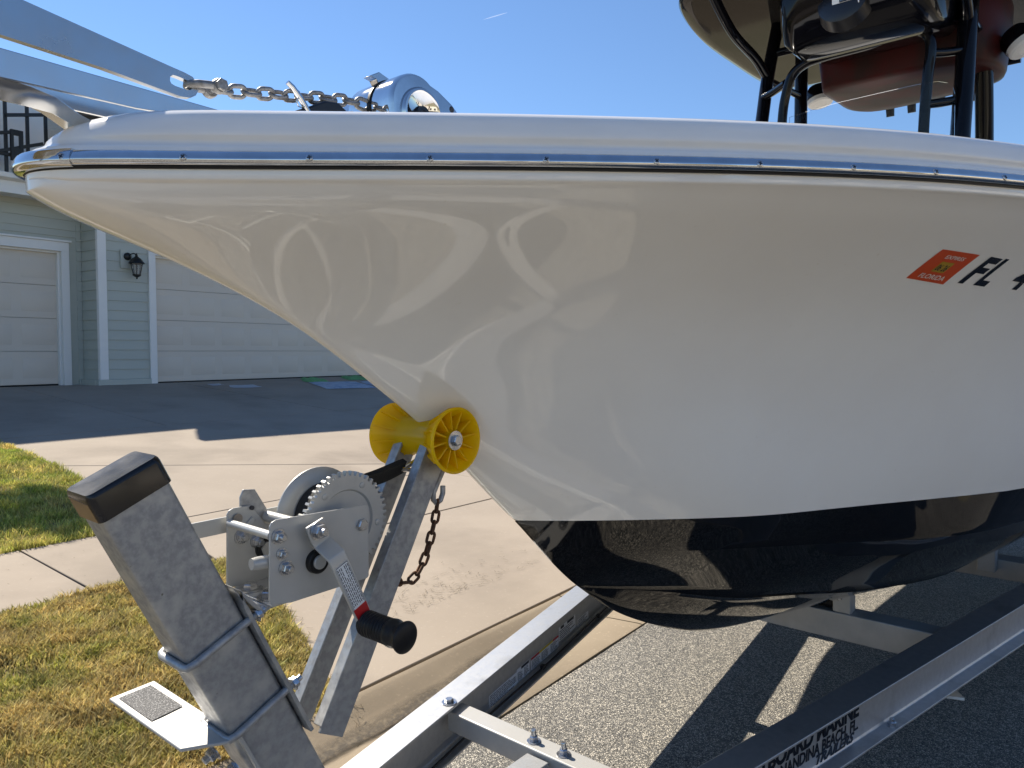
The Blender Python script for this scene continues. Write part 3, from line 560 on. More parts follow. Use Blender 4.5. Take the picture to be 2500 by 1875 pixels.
def bx(name, a0, a1, p0, p1, z0, z1, m, par=tl, bev=.003):
    return MB().box((p0, a0, z0), (p1, a1, z1)).build(name, m, par, bevel=bev)
def cross(a0, a1, z0, z1, m, inset=.012):
    am = (a0 + a1) / 2; h = min(am * K_, .885) - inset
    return bx('crossmember', a0, a1, -h, h, z0, z1, m)
x1 = cross(1.405, 1.455, -.066, -.0165, M['alu2'], .02)
x2 = cross(2.55, 2.62, -.105, -.02, M['alu2']); x3 = cross(3.52, 3.60, -.135, -.06, M['alu2']); cross(4.6, 4.68, -.135, -.06, M['alu2']); cross(5.8, 5.88, -.135, -.06, M['alu2'])
for p in (-.041, .041): inst('nut', UNUT, align(L(1.43, p, -.0163), (0, 0, 1), (1, .3, 0)), x1)
for p in (-.041, .041):
    MB().tube([L(1.43, p, -.02), L(1.43, p, -.14)], .006, 10).build('u_bolt', M['bolt'], tl, smooth=60)
inst('bolt', BOLT_W, align(L(1.412, -.288, .0005), (0, 0, 1), (1, 0, 0)), beam_s)
inst('bolt', BOLT_W, align(L(1.412, .288, .0005), (0, 0, 1), (1, 0, 0)), beam_p)
inst('nut', NUT_L, align(L(2.16, 2.16 * K_ + .022, -.1205), (0, 0, 1)), beam_p)
bx('tongue_tube', -.55, 1.398, -.033, .028, -.085, -.024, M['galv'])
bx('coupler_plate', -.1, .55, -.11, .11, -.023, -.0165, M['galv'])
# keel support on the second crossmember, bunk posts
MB().box((.215, 2.552, -.0195), (.268, 2.60, .055)).build('keel_bracket', M['alu2'], tl, bevel=.003)
MB().box((-.268, 2.552, -.0195), (-.215, 2.60, .055)).build('keel_bracket', M['alu2'], tl, bevel=.003)
inst('bolt', BOLT_M, align(L(2.5515, .236, .028), (0, -1, 0)), tl)
MB().cyl(L(2.585, -.212, .012), L(2.585, .212, .012), .032, n=18).build('keel_roller', M['rubber'], tl, smooth=40)
for sg in (-1, 1):
    MB().box((sg*.466 - .03, 3.47, -.10), (sg*.466 + .03, 3.515, .13)).build('bunk_post', M['alu2'], tl, bevel=.003)
    MB().box((sg*.466 - .03, 4.74, -.10), (sg*.466 + .03, 4.78, .13)).build('bunk_post', M['alu2'], tl, bevel=.003)
    MB().bar(L(3.2, sg*.45, .10), L(5.6, sg*.48, .10), .10, .05).build('bunk', M['rubber'], tl, bevel=.01)
MB().bar(L(2.45, .56, -.145), L(2.62, .50, -.20), .06, .008).build('spring_hanger', M['alu2'], tl, bevel=.001)
for sg in (-1, 1):
    wh = MB(); c = L(4.95, sg * 1.13, -.12); ax = Vector((sg, 0, 0))
    wt = wh.lathe(c - ax * .1, ax * .2, [(.20, .05), (.29, 0), (.325, .12), (.335, .3), (.335, .7), (.325, .88), (.29, 1), (.20, .95)], 40, False).build('wheel', M['tyre'], tl, smooth=40)
    MB().lathe(c - ax * .07, ax * .15, [(.0, .55), (.05, .75), (.08, .6), (.15, .55), (.19, .9), (.205, 1), (.205, 0), (0, 0)], 32, False).build('rim', M['alu'], wt, smooth=35)
    rows = []
    for k in range(15):
        a = math.pi * k / 14; rows.append([L(4.95 - .40 * math.cos(a), sg * 1.01, -.12 + .38 * math.sin(a)), L(4.95 - .40 * math.cos(a), sg * 1.26, -.12 + .38 * math.sin(a)), L(4.95 - .39 * math.cos(a), sg * 1.27, -.15 + .36 * math.sin(a))])
    MB().grid(rows).build('fender', M['alu'], tl, smooth=50, recalc=False)
bx('axle', 4.92, 4.98, -1.05, 1.05, -.20, -.14, M['galv'])
# labels on the inner web of the starboard beam and brake line
WD = Vector(L(1, -K_, 0)).normalized(); WN = Vector((WD.y, -WD.x, 0)).normalized()       # along web, outwards to port
if WN.x < 0: WN = -WN
def web(a, z, d=.0): return L(a, -a * K_, z) + WN * (.0032 + d)
def label(a0, a1, z0, z1, heads, rows, cols=2, seed=1):
    o = MB().add([web(a0, z0, .0004), web(a1, z0, .0004), web(a1, z1, .0004), web(a0, z1, .0004)], [(0,1,2,3)]).build('warning_label', M['label'], beam_s, recalc=False)
    hh = (z1 - z0) * .22 if heads else 0
    for (s0, s1, m) in heads:
        q0, q1 = a0 + (a1 - a0) * s0, a0 + (a1 - a0) * s1
        MB().add([web(q0, z1 - hh, .0008), web(q1, z1 - hh, .0008), web(q1, z1 - .001, .0008), web(q0, z1 - .001, .0008)], [(0,1,2,3)]).build('label_heading', M[m], o, recalc=False)
    r = np.random.default_rng(seed); b = MB(); cw = (a1 - a0) / cols; dz = (z1 - z0 - hh - .004) / rows
    for c in range(cols):
        for k in range(rows):
            s = a0 + cw * c + .004; e = a0 + cw * (c + 1) - .004 - cw * .35 * r.random()**2; zz = z0 + .002 + dz * k
            while s < e:
                l = r.uniform(.006, .016); b.add([web(s, zz + dz*.2, .0008), web(min(s+l, e), zz + dz*.2, .0008), web(min(s+l, e), zz + dz*.68, .0008), web(s, zz + dz*.68, .0008)], [(0,1,2,3)]); s += l + .002
    tag(b.build('label_print', M['ink'], o, recalc=False), kind='stuff')
label(1.605, 1.752, -.121, -.080, [], 8, 1, 1); label(1.752, 1.826, -.112, -.074, [(.35, .95, 'ink')], 7, 2, 2)
label(1.836, 2.014, -.112, -.075, [(0, .28, 'red'), (.28, .78, 'lyellow'), (.78, 1, 'red')], 6, 3, 3)
label(2.018, 2.138, -.100, -.056, [(.1, .3, 'ink'), (.5, .9, 'ink')], 5, 1, 4); label(2.155, 2.240, -.106, -.081, [], 4, 1, 5)
MB().tube([web(a, -.113 + .0025 * math.sin(a * 9), .02) for a in np.linspace(1.3, 4, 60)], .0032, 8).build('brake_line', M['blackpart'], tl, smooth=60)
for a in (1.52, 1.87, 2.28, 2.8): MB().obox(web(a, -.112, .02), WD * .007, WN * .006, (0, 0, .006)).build('line_clip', M['blackpart'], tl, bevel=.001)
MB().tube([web(1.50, -.105, .02), web(1.505, -.13, .03), web(1.515, -.15, .035), web(1.53, -.14, .03), web(1.535, -.108, .02)], .0018, 6).build('wire_tie', M['bolt'], tl, smooth=60)
# dealer lettering on the outer web of the port beam
PD = Vector(L(1, K_, 0)).normalized(); PN = Vector((PD.y, -PD.x, 0)).normalized()
if PN.x < 0: PN = -PN
def ptext(body, size, a_end, z, shear, bold, xs=1.0):
    me = text_mesh(body, size, M['navy'], shear, bold, .0003, 'RIGHT', xs)
    pos = L(a_end, a_end * K_, z) + PN * .0036; y = Vector((0, 0, 1)); m = Matrix(((PD.x, y.x, PN.x, pos.x), (PD.y, y.y, PN.y, pos.y), (PD.z, y.z, PN.z, pos.z), (0,0,0,1)))
    tag(place('lettering', me, beam_p, mtx=m), 'black dealer lettering on the beam web')
ptext('OUTBOARD MARINE', .050, 2.047, -.0585, .1, .0022, .98); ptext('FERNANDINA BEACH, FL.', .0370, 2.045, -.0905, .12, .0011, .86); ptext('TRAILERS', .0300, 2.020, -.1140, .4, .0012, 1.25)

# winch post: axis leans forward
DN = Vector(L(.3902, 0, -.9207)); DQ = Vector(L(.9207, 0, .3902))      # down the post, across it (aft)
PT = L(.556, 0, .706)                                                 # top front edge of the tube
def pp(t, q, p): return PT + DN * t + DQ * q + Vector((p, 0, 0))        # t down, q aft from front face, p port
HW = .0355; PD_ = .0905
b = MB(); n = 6; ring = []
def rr(w0, w1, q0, q1, r, k=4):
    pts = []
    for cx, cy, a0 in ((w1 - r, q1 - r, 0), (w0 + r, q1 - r, 90), (w0 + r, q0 + r, 180), (w1 - r, q0 + r, 270)):
        for i in range(k + 1): a = R(a0 + 90 * i / k); pts.append((cx + r * math.cos(a), cy + r * math.sin(a)))
    return pts
sec = rr(-HW, HW, 0, PD_, .008)
post = MB().grid([[pp(t, q, p) for p, q in sec] for t in (.02, .30, .60, .80)], closed=True).build('winch_post', M['galv'], tl, smooth=50, recalc=True)
cs_ = rr(-HW - .003, HW + .003, -.003, PD_ + .003, .009); ct = rr(-HW + .001, HW - .001, .001, PD_ - .001, .008)
b = MB().grid([[pp(.032, q, p) for p, q in cs_], [pp(.001, q, p) for p, q in cs_], [pp(-.003, q * .985 + .0008, p * .98) for p, q in cs_], [pp(-.006, q * .95 + .0023, p * .93) for p, q in cs_]], closed=True)
k = len(cs_); base = 3 * k; b.v.append(pp(-.0035, PD_ / 2, 0)); b.f += [(base + i, base + (i + 1) % k, 4 * k) for i in range(k)]; b.m += [0] * k
capo = b.build('post_cap', M['vinylcap'], post, smooth=45)
b = MB().prism([pp(.032, -.0034, -HW + .004), pp(.032, -.0034, HW - .006), pp(.006, -.0034, HW - .007), pp(.002, -.0034, -HW + .006)], DQ * .002); b.build('brown_patch', M['capbrown'], capo)  # plain brown patch on the front face of the cap
# rim line on the cap top
# u-bolts round the post
def ubolt(t, par, slant=.0):
    r = .0056; pth = []
    pr = rr(-HW - r, HW + r, -r, PD_ + .03, .012, 3)
    # open at the aft side
    order = [(-HW - r, PD_ + .022)] + [q for q in [(-HW - r, .006), (-HW - r + .003, -r + .002), (-HW + .004, -r), (HW - .004, -r), (HW + r - .003, -r + .002), (HW + r, .006)]] + [(HW + r, PD_ + .022)]
    MB().tube([pp(t + slant * q, q, p) for p, q in order], r, 10).build('u_bolt', M['galv'], par, smooth=60)
    for p in (-HW - r, HW + r): inst('nut', NUT_M, align(pp(t + slant * PD_, PD_ + .0115, p), DQ), par)
ubolt(.262, post); ubolt(.392, post)
# bracket plate behind the post with the winch shelf on top
pl = [pp(.19, PD_ + .004, 0), pp(.205, PD_ + .0045, 0), pp(.49, PD_ + .0045, 0)]
b = MB(); w2 = .047
shelf = [(.745, .5185), (.757, .5205), (.80, .5205), (.93, .5175)]
path = [pp(.475, PD_ + .0045, 0), pp(.24, PD_ + .0045, 0), pp(.215, PD_ + .006, 0), L(.7625, 0, .506), L(.769, 0, .5115), L(.779, 0, .5125), L(.93, 0, .5095)]
rows = []
for i, p in enumerate(path):
    t = (path[min(i+1, len(path)-1)] - path[max(i-1, 0)]).normalized(); nrm = Vector((0, t.z, -t.y)).normalized()
    rows.append([p + Vector((-w2, 0, 0)) - nrm*.003, p + Vector((w2, 0, 0)) - nrm*.003, p + Vector((w2, 0, 0)) + nrm*.003, p + Vector((-w2, 0, 0)) + nrm*.003])
b.grid(rows, closed=True); b.f += [(3,2,1,0), tuple(range(4*(len(rows)-1), 4*len(rows)))]; b.m += [0, 0]
brk = b.build('winch_bracket', M['galv'], tl, bevel=.0015, smooth=40)
inst('bolt', BOLT_M, align(L(.790, .0, .5055), (0, 0, -1)), brk)
# struts up to the bow roller
for sg in (-1, 1):
    p = sg * .0415; s0, s1 = L(.862, p, .282), L(1.112, p, .694); d = (s1 - s0).normalized(); q = Vector((0, d.z, -d.y)).normalized()
    if q.y < 0: q = -q
    b = MB(); b.obox((s0 + s1) / 2, (s1 - s0) / 2, q * .0235, Vector((.0028, 0, 0)))
    b.obox((s0 + s1) / 2 - q * .0225 + Vector((-sg * .0075, 0, 0)), (s1 - s0) / 2 * .965, q * .0025, Vector((.0105, 0, 0)))
    st = b.build('strut', M['galv'], tl, bevel=.0012)
# step
stp = MB(); zs = .3475
path = [L(.643, 0, zs), L(.645, 0, zs + .002), L(.70, 0, zs + .002), L(.713, 0, zs - .001), L(.722, 0, zs - .009), L(.733, 0, zs - .035), L(.745, 0, zs - .062)]
MB().prism([L(.645, -.216, zs), L(.714, -.218, zs + .001), L(.716, -.07, zs), L(.718, .040, zs - .001), L(.700, .043, zs - .001), L(.649, .012, zs)], (0, 0, -.005)).build('step_plate', M['alu2'], tl, bevel=.0015)
spo = tl.children[-1]
MB().add([L(.654, -.203, zs + .0012), L(.703, -.205, zs + .0018), L(.704, -.098, zs + .0016), L(.656, -.092, zs + .0012)], [(0,1,2,3)]).build('grip_pad', M['grit'], spo, recalc=False)
b = MB(); rows = []
for t, z in ((.7165, zs - .0025), (.722, zs - .006), (.7255, zs - .013)): rows.append((t, z))
b.prism([L(.7145, -.043, zs - .0005), L(.7215, -.043, zs - .005), L(.7255, -.043, zs - .014), L(.758, -.043, zs - .09), L(.753, -.043, zs - .092), L(.7205, -.043, zs - .016), L(.7145, -.043, zs - .006)], (.086, 0, 0)).build('step_flange', M['alu2'], spo, bevel=.001)
inst('nut', NUT_L, align(L(.716, .030, .298), -DQ), spo); inst('nut', NUT_L, align(L(.716, -.030, .298), -DQ), spo)
# bow roller
RC = L(1.115, 0, .702)
prof = [(.0, -.078), (.0165, -.078), (.0175, -.074), (.0175, -.046), (.030, -.044), (.037, -.053), (.0465, -.069), (.0525, -.0825), (.0555, -.0835), (.0568, -.0815), (.0565, -.0785), (.0535, -.0735), (.0455, -.0585), (.0375, -.047), (.0355, -.042), (.0335, -.033), (.0312, -.018), (.0300, 0)]
prof = prof + [(r, -t) for r, t in prof[-2::-1]]
rol = MB().lathe(RC, Vector((1, 0, 0)), prof, 56, False).build('bow_roller', M['yellow'], tl, smooth=35)
for sg in (-1, 1):
    for k in range(12):
        a = 2 * math.pi * k / 12 + .1; e = Vector((0, math.cos(a), math.sin(a))); tq = Vector((0, -math.sin(a), math.cos(a)))
        b = MB(); t = .0013
        o1 = [RC + e * .017 + Vector((sg*.074, 0, 0)), RC + e * .050 + Vector((sg*.0765, 0, 0)), RC + e * .047 + Vector((sg*.069, 0, 0)), RC + e * .0375 + Vector((sg*.053, 0, 0)), RC + e * .030 + Vector((sg*.0435, 0, 0)), RC + e * .017 + Vector((sg*.045, 0, 0))]
        b.prism([q - tq * t for q in o1], tq * 2 * t).build('rib', M['yellow'], rol)
        o2 = [RC + e * .0348 + Vector((sg*.036, 0, 0)), RC + e * .044 + Vector((sg*.0475, 0, 0)), RC + e * .0555 + Vector((sg*.0715, 0, 0)), RC + e * .0553 + Vector((sg*.0775, 0, 0)), RC + e * .0455 + Vector((sg*.0592, 0, 0)), RC + e * .0362 + Vector((sg*.046, 0, 0))]
        MB().prism([q - tq * t for q in o2], tq * 2 * t).build('rib', M['yellow'], rol)
    b = MB().cyl(RC + Vector((sg*.0785, 0, 0)), RC + Vector((sg*.0795, 0, 0)), .0165, n=24); b.build('washer', M['bolt'], rol, smooth=40)
    inst('bolt', BOLT_M, align(RC + Vector((sg*.0795, 0, 0)), (sg, 0, 0), (0, 1, .4)), rol)
MB().cyl(RC - Vector((.079, 0, 0)), RC + Vector((.079, 0, 0)), .007, n=14).build('axle_bolt', M['bolt'], rol, smooth=40)

# winch
b = MB(); PL, PF = .0545, -.0605
port = [(.7685, .518), (.766, .525), (.7735, .628), (.777, .633), (.784, .6355), (.941, .6245), (.9435, .622), (.9375, .513), (.934, .510), (.80, .512)]
b.prism([L(a, PL, z) for a, z in port], (.003, 0, 0))
far = [(.7685, .518), (.766, .525), (.7735, .628), (.777, .633), (.784, .6355), (.812, .634), (.835, .6), (.9435, .59), (.9375, .513), (.80, .512)]
b.prism([L(a, PF, z) for a, z in far], (-.003, 0, 0))
b.prism([L(.771, PF + .0002, .5135), L(.935, PF + .0002, .5105), L(.935, PF + .0002, .5135), L(.771, PF + .0002, .5165)], (PL - PF - .0004, 0, 0))
wn = b.build('winch', M['zinc'], tl, bevel=.0008)
MB().prism([L(a, -.066, z) for a, z in [(.797, .615), (.799, .648), (.805, .659), (.824, .656), (.842, .622), (.836, .598), (.812, .60)]], (-.004, 0, 0)).build('pawl_bracket', M['galv'], wn, bevel=.001)
MB().lathe(L(.8125, -.0595, .6305), (.003, 0, 0), [(0, 0), (.0035, 0), (.0035, 1), (0, 1)], 14, False).build('bracket_hole', M['ink'], wn)
MB().lathe(L(.7885, -.0575, .619), (.0006, 0, 0), [(0, 0), (.0075, 0), (.0075, 1), (0, 1)], 18, False).build('plate_hole', M['drive'], wn)
MB().bar(L(.700, -.075, .612), L(.90, -.075, .606), .005, .024).build('side_rail', M['zinc'], wn, bevel=.001)
AX = L(.928, 0, .596)
# drum flange + hub
MB().lathe(AX, Vector((1, 0, 0)), [(.0, -.0585), (.076, -.0585), (.078, -.057), (.078, -.0545), (.076, -.053), (.062, -.048), (.035, -.046), (.032, -.044), (.032, .004), (0, .004)], 56, False).build('drum', M['zinc'], wn, smooth=35)
MB().lathe(AX, Vector((1, 0, 0)), [(.0, -.0455), (.052, -.0455), (.054, -.043), (.054, .004), (.052, .007), (0, .007)], 40, False).build('strap_roll', M['strap'], wn, smooth=40)
# gear
T = 46; ro, ri = .0785, .0715; ring = []
for k in range(T):
    for f, r in ((-.30, ri), (-.17, ro), (.17, ro), (.30, ri)):
        a = 2 * math.pi * (k + f) / T; ring.append((r * math.cos(a), r * math.sin(a)))
b = MB(); G0, G1 = .012, .0215; nr = len(ring)
o0 = [AX + Vector((G0, x, z)) for x, z in ring]; o1 = [AX + Vector((G1, x, z)) for x, z in ring]
sc_ = lambda q, s, d: AX + Vector((d, q[0] * s, q[1] * s))
rows = [[AX + Vector((G0, x * .45, z * .45)) for x, z in ring], o0, o1]
def circ(r, d): return [AX + Vector((d, r * math.cos(math.atan2(z, x)), r * math.sin(math.atan2(z, x)))) for x, z in ring]
rows += [circ(.068, G1 + .0002), circ(.050, G1 + .0002), circ(.0475, G1 - .0035), circ(.016, G1 - .0035), circ(.014, G1 + .010), circ(.004, G1 + .010)]
b.grid(rows, closed=True); gear = b.build('gear', M['zinc'], wn, smooth=28)
RV = MB().lathe((0,0,0), (0,0,.0016), [(.0052, 0), (.0048, .6), (.003, 1), (0, 1)], 16, False).mesh('rivet', M['zinc'], 40)
for k in range(5): a = R(58 + 72 * k); inst('rivet', RV, align(AX + Vector((G1 + .0002, .0605 * math.cos(a), .0605 * math.sin(a))), (1, 0, 0)), gear)
MB().cyl(AX + Vector((.03, 0, 0)), AX + Vector((PL, 0, 0)), .012, n=16).build('spacer', M['zinc'], wn, smooth=40)
inst('bolt', BOLT_M, align(AX + Vector((PL + .003, .0, 0)), (1, 0, 0), (0, 1, .3)), wn); inst('bolt', BOLT_M, align(AX + Vector((PF - .003, 0, 0)), (-1, 0, 0)), wn)
# spacer rods, pinion, pawl and small fasteners
MB().cyl(L(.777, PF, .614), L(.777, PL, .614), .0062, n=14).build('spacer_rod', M['zinc'], wn, smooth=40)
MB().cyl(L(.838, PF, .612), L(.853, PL, .606), .0085, n=16).build('crank_shaft', M['zinc'], wn, smooth=40)
pin = MB(); ring = []
for k in range(11):
    for f, r in ((-.3, .011), (-.15, .0165), (.15, .0165), (.3, .011)): a = 2 * math.pi * (k + f) / 11; ring.append((r * math.cos(a), r * math.sin(a)))
pin.prism([L(.8535 + x, .008, .606 + z) for x, z in ring], (.018, 0, 0)).build('pinion', M['zinc'], wn)
for nm, me, a, z in (('nut', NUT_M, .7855, .6115), ('nut', NUT_S, .789, .586), ('nut', NUT_M, .794, .5645), ): inst(nm, me, align(L(a, PL + .003, z), (1, 0, 0), (0, 1, .5)), wn)
for a, z, me in ((.793, .590, NUT_M), (.818, .577, NUT_M)): inst('nut', me, align(L(a, PF, z), (1, 0, 0)), wn)
MB().prism([L(.788, -.0605, .596), L(.786, -.0605, .586), (L(.795, -.0605, .581)), L(.818, -.0605, .612), L(.812, -.0605, .617)], (.003, 0, 0)).build('pawl', M['zinc'], wn, bevel=.0008)
MB().lathe(L(.832, PF, .563), (.008, 0, 0), [(.0, 1), (.011, 1), (.0165, .9), (.0175, .4), (.0175, 0), (0, 0)], 24, False).build('shaft_bushing', M['rubber'], wn, smooth=35)
MB().cyl(L(.832, PF + .0082, .563), L(.832, PF + .0115, .563), .012, n=6).build('bushing_star', M['zinc'], wn)
MB().lathe(L(.844, PL + .003, .561), (.009, 0, 0), [(.0095, .95), (.0155, 1), (.0172, .85), (.0178, 0), (0, 0)], 30, False).build('shaft_ring', M['rubber'], wn, smooth=35)
MB().lathe(L(.844, PL + .003, .561), (.0125, 0, 0), [(.0102, 0), (.0102, .9), (.0088, 1), (0, 1)], 24, False).build('shaft_stub', M['zinc'], wn, smooth=35)
MB().tube([L(.750, .044, .5785), L(.760, .044, .5775), L(.786, .044, .5745)], [.008, .0092, .0092], 12).build('pawl_lever', M['zinc'], wn, smooth=50)
for a, p in ((.787, -.030), (.786, .022)): inst('bolt', BOLT_W, align(L(a, p, .5168), (0, 0, 1)), wn)
# crank arm
b = MB(); th_ = .0026
cp_ = [(L(.8345, .0735, .6225), .0155), (L(.8415, .0735, .6), .0150), (L(.8455, .0745, .591), .0145), (L(.851, .098, .5745), .0145), (L(.8535, .1005, .565), .0142), (L(.890, .1005, .477), .0135), (L(.8955, .1005, .463), .0125)]
rows = []
for i, (p, wd) in enumerate(cp_):
    t = (cp_[min(i+1, len(cp_)-1)][0] - cp_[max(i-1, 0)][0]).normalized(); wv = Vector((0, .916, .40)).normalized(); wv = (wv - t * wv.dot(t)).normalized(); nv = t.cross(wv).normalized()
    rows.append([p + wv*wd - nv*th_, p + wv*wd + nv*th_, p - wv*wd + nv*th_, p - wv*wd - nv*th_])
b.grid(rows, closed=True); b.f += [(3,2,1,0), tuple(range(4*(len(rows)-1), 4*len(rows)))]; b.m += [0, 0]
ck = b.build('crank_arm', M['zinc'], wn, bevel=.0012, smooth=25)
inst('nut', NUT_L, align(L(.838, .0763, .6105), (1, 0, 0), (0, 1, .3)), ck)
def onarm(s, w_, d=.0031):          # s metres down the lower arm, w_ across
    p0, p1 = cp_[4][0], cp_[6][0]; t = (p1 - p0).normalized(); wv = Vector((0, .916, .40)); wv = (wv - t * wv.dot(t)).normalized(); return p0 + t * s + wv * w_ + Vector((d, 0, 0))
lb = MB().add([onarm(.004, -.0115), onarm(.004, .0115), onarm(.079, .0115), onarm(.079, -.0115)], [(0,1,2,3)]).build('warning_label', M['label'], ck, recalc=False)
MB().add([onarm(.079, -.0122), onarm(.079, .0122), onarm(.101, .0115), onarm(.101, -.0115)], [(0,1,2,3)]).build('red_band', M['red'], ck, recalc=False)
b = MB(); r = np.random.default_rng(2)
for s0, s1, w0, w1 in ((.0045, .0055, -.011, .011), (.0045, .079, -.011, -.0104), (.0045, .079, .0104, .011)): b.add([onarm(s0, w0, .0034), onarm(s0, w1, .0034), onarm(s1, w1, .0034), onarm(s1, w0, .0034)], [(0,1,2,3)])
for k in range(7):
    ww = -.009 + .003 * k; s = .008 + (.02 if k in (3,) else 0)
    while s < .074:
        l = r.uniform(.003, .008); b.add([onarm(s, ww - .0006, .0034), onarm(s, ww + .0006, .0034), onarm(min(s + l, .075), ww + .0006, .0034), onarm(min(s + l, .075), ww - .0006, .0034)], [(0,1,2,3)]); s += l + .0014
tag(b.build('label_print', M['ink'], lb, recalc=False), kind='stuff')
gp = []
for k in range(60):
    t = k / 59; r_ = .0185 + .0045 * max(0, (t - .55) / .45)**1.3 + (.0011 * math.sin(t * 95) if .05 < t < .62 else 0) + (.0015 * math.sin((t - .6) * 22) if t > .62 else 0)
    if t > .93: r_ *= math.sqrt(max(0.02, 1 - ((t - .93) / .075)**2))
    if t < .03: r_ *= .9
    gp.append((r_, t))
MB().lathe(L(.8945, .098, .462), L(.005, .092, -.003), [(0, 0)] + gp + [(0, 1)], 32, False).build('crank_grip', M['rubber'], wn, smooth=50)
# strap to the bow eye, snap hook
rows = []
for i, t in enumerate(np.linspace(0, 1, 12)):
    c = L(.925 + .142 * t, -.012 + .010 * t, .6505 + .0085 * t - .008 * math.sin(math.pi * t)); ang = R(20 + 45 * t); wd = (.024 - .013 * t**2); e = Vector((math.cos(ang), 0, math.sin(ang))) * wd; nn = Vector((-math.sin(ang), 0, math.cos(ang))) * (.0016 + .004 * t)
    rows.append([c - e - nn, c - e * .3 - nn * 1.2, c + e * .3 - nn * .8, c + e - nn, c + e + nn, c + e * .2 + nn * 1.3, c - e * .4 + nn * .9, c - e + nn])
b = MB().grid(rows, closed=True); b.f += [tuple(range(8))[::-1], tuple(range(88, 96))]; b.m += [0, 0]
b.build('winch_strap', M['strap'], wn, smooth=60)
MB().tube([L(1.060, 0, .652), L(1.085, .002, .661), L(1.10, .003, .667), L(1.112, .003, .662), L(1.112, .003, .652), L(1.10, .003, .647), L(1.082, .002, .648), L(1.06, 0, .655)], .0042, 10).build('snap_hook', M['chrome'], wn, smooth=60)
bpy.context.view_layer.update()
# safety chain with hook
sch = thing('safety_chain', 'rusty safety chain hanging from a hook under the bow roller', 'chain', F_TR, L(1.1, .03, .47))
MB().tube([L(1.140, .03, .670), L(1.131, .03, .647), L(1.116, .03, .626), L(1.104, .03, .608), L(1.103, .03, .596), L(1.110, .03, .588), L(1.120, .03, .592), L(1.126, .03, .603), L(1.127, .03, .616)], .0048, 10).build('hook', M['galv'], sch, smooth=60)
def link_mesh(name, ln, wd, r, m):
    h = ln / 2 - r; k = wd / 2 - r; pts = []
    for i in range(9): a = R(-90 + 180 * i / 8); pts.append((h - k + k * math.cos(a), k * math.sin(a), 0))
    for i in range(9): a = R(90 + 180 * i / 8); pts.append((-(h - k) + k * math.cos(a), k * math.sin(a), 0))
    return MB().tube(pts, r, 8, closed=True).mesh(name, m, 60)
def chain(root, pts, me, pitch, tw=0):
    P = catmull([tuple(p) for p in pts], 12); s = np.r_[0, np.cumsum(np.linalg.norm(np.diff(P, axis=0), axis=1))]; n = int(s[-1] / pitch)
    for k in range(n):
        d0 = k * pitch; q = lambda d: Vector([np.interp(d, s, P[:, i]) for i in range(3)])
        c = q(d0 + pitch / 2); t = (q(d0 + pitch) - q(d0)).normalized(); ref = Vector((1, 0, 0)) if abs(t.x) < .8 else Vector((0, 0, 1)); y = (ref - t * ref.dot(t)).normalized()
        y = (Matrix.Rotation(R((90 if k % 2 else 0) + tw + random.uniform(-9, 9)), 3, t) @ y); z = t.cross(y)
        inst('link', me, Matrix(((t.x, y.x, z.x, c.x), (t.y, y.y, z.y, c.y), (t.z, y.z, z.z, c.z), (0,0,0,1))), root)
chain(sch, [L(1.113, .03, .592), L(1.107, .03, .567), L(1.100, .03, .548), L(1.091, .03, .526), L(1.082, .03, .507), L(1.070, .03, .489), L(1.055, .03, .474), L(1.036, .03, .468), L(1.018, .028, .476), L(1.010, .024, .49)], link_mesh('link', .0275, .0175, .0027, M['rust']), .0185, 25)

# ------------------------------------------------------------------ boat
bt = thing('boat', 'white centre console boat with glossy black bottom on a trailer', 'boat', F_TR, L(3, 0, -.12))
def gsm(f, lo, hi, sig, n=3000):
    """fair a curve: dense samples, gaussian smoothing, ends held"""
    xs = np.linspace(lo, hi, n); ys = np.asarray(f(xs), float); k = int(4 * sig / (xs[1] - xs[0])); g = np.exp(-.5 * (np.arange(-k, k + 1) * (xs[1] - xs[0]) / sig)**2); g /= g.sum()
    pad = np.r_[2 * ys[0] - ys[k:0:-1], ys, 2 * ys[-1] - ys[-2:-k-2:-1]]; y2 = np.convolve(pad, g, 'valid'); return lambda x: np.interp(x, xs, y2)
sheer_pts = [(.507, 0), (.518, .034), (.542, .064), (.587, .103), (.643, .147), (.745, .231), (.847, .322), (.952, .414), (1.06, .503), (1.17, .587), (1.288, .667), (1.41, .739), (1.542, .803), (1.8, .905), (2.2, 1.01), (2.8, 1.11), (3.6, 1.18), (5.2, 1.22), (6.4, 1.20)]
full = [(a, -p) for a, p in sheer_pts[:0:-1]] + sheer_pts
SH = catmull(full, 14); _l = np.r_[0, np.cumsum(np.linalg.norm(np.diff(SH, axis=0), axis=1))]; _h = _l[-1] / 2
_fa = gsm(lambda t: np.interp(t, _l, SH[:, 0]), 0, _l[-1], .040, 6001); _fp = gsm(lambda t: np.interp(t, _l, SH[:, 1]), 0, _l[-1], .040, 6001)
_t = np.r_[np.linspace(0, .10, 14, endpoint=False), np.linspace(.10, 1.6, 90, endpoint=False), np.linspace(1.6, _h, 40)]; _t = np.r_[_h - _t[:0:-1], _h + _t]
SH = np.c_[_fa(_t), _fp(_t)]; mid = len(SH) // 2; SH[mid][1] = 0.; TIP = float(SH[mid][0])
port_sh = SH[mid:]
zr_f = pchip([.5, .745, 1.06, 1.542, 3, 6.4], [1.099, 1.0965, 1.090, 1.081, 1.06, 1.04])
tan_ = np.gradient(SH, axis=0); tan_ /= np.linalg.norm(tan_, axis=1)[:, None]; nor = np.c_[-tan_[:, 1], tan_[:, 0]]        # outward (a,p)
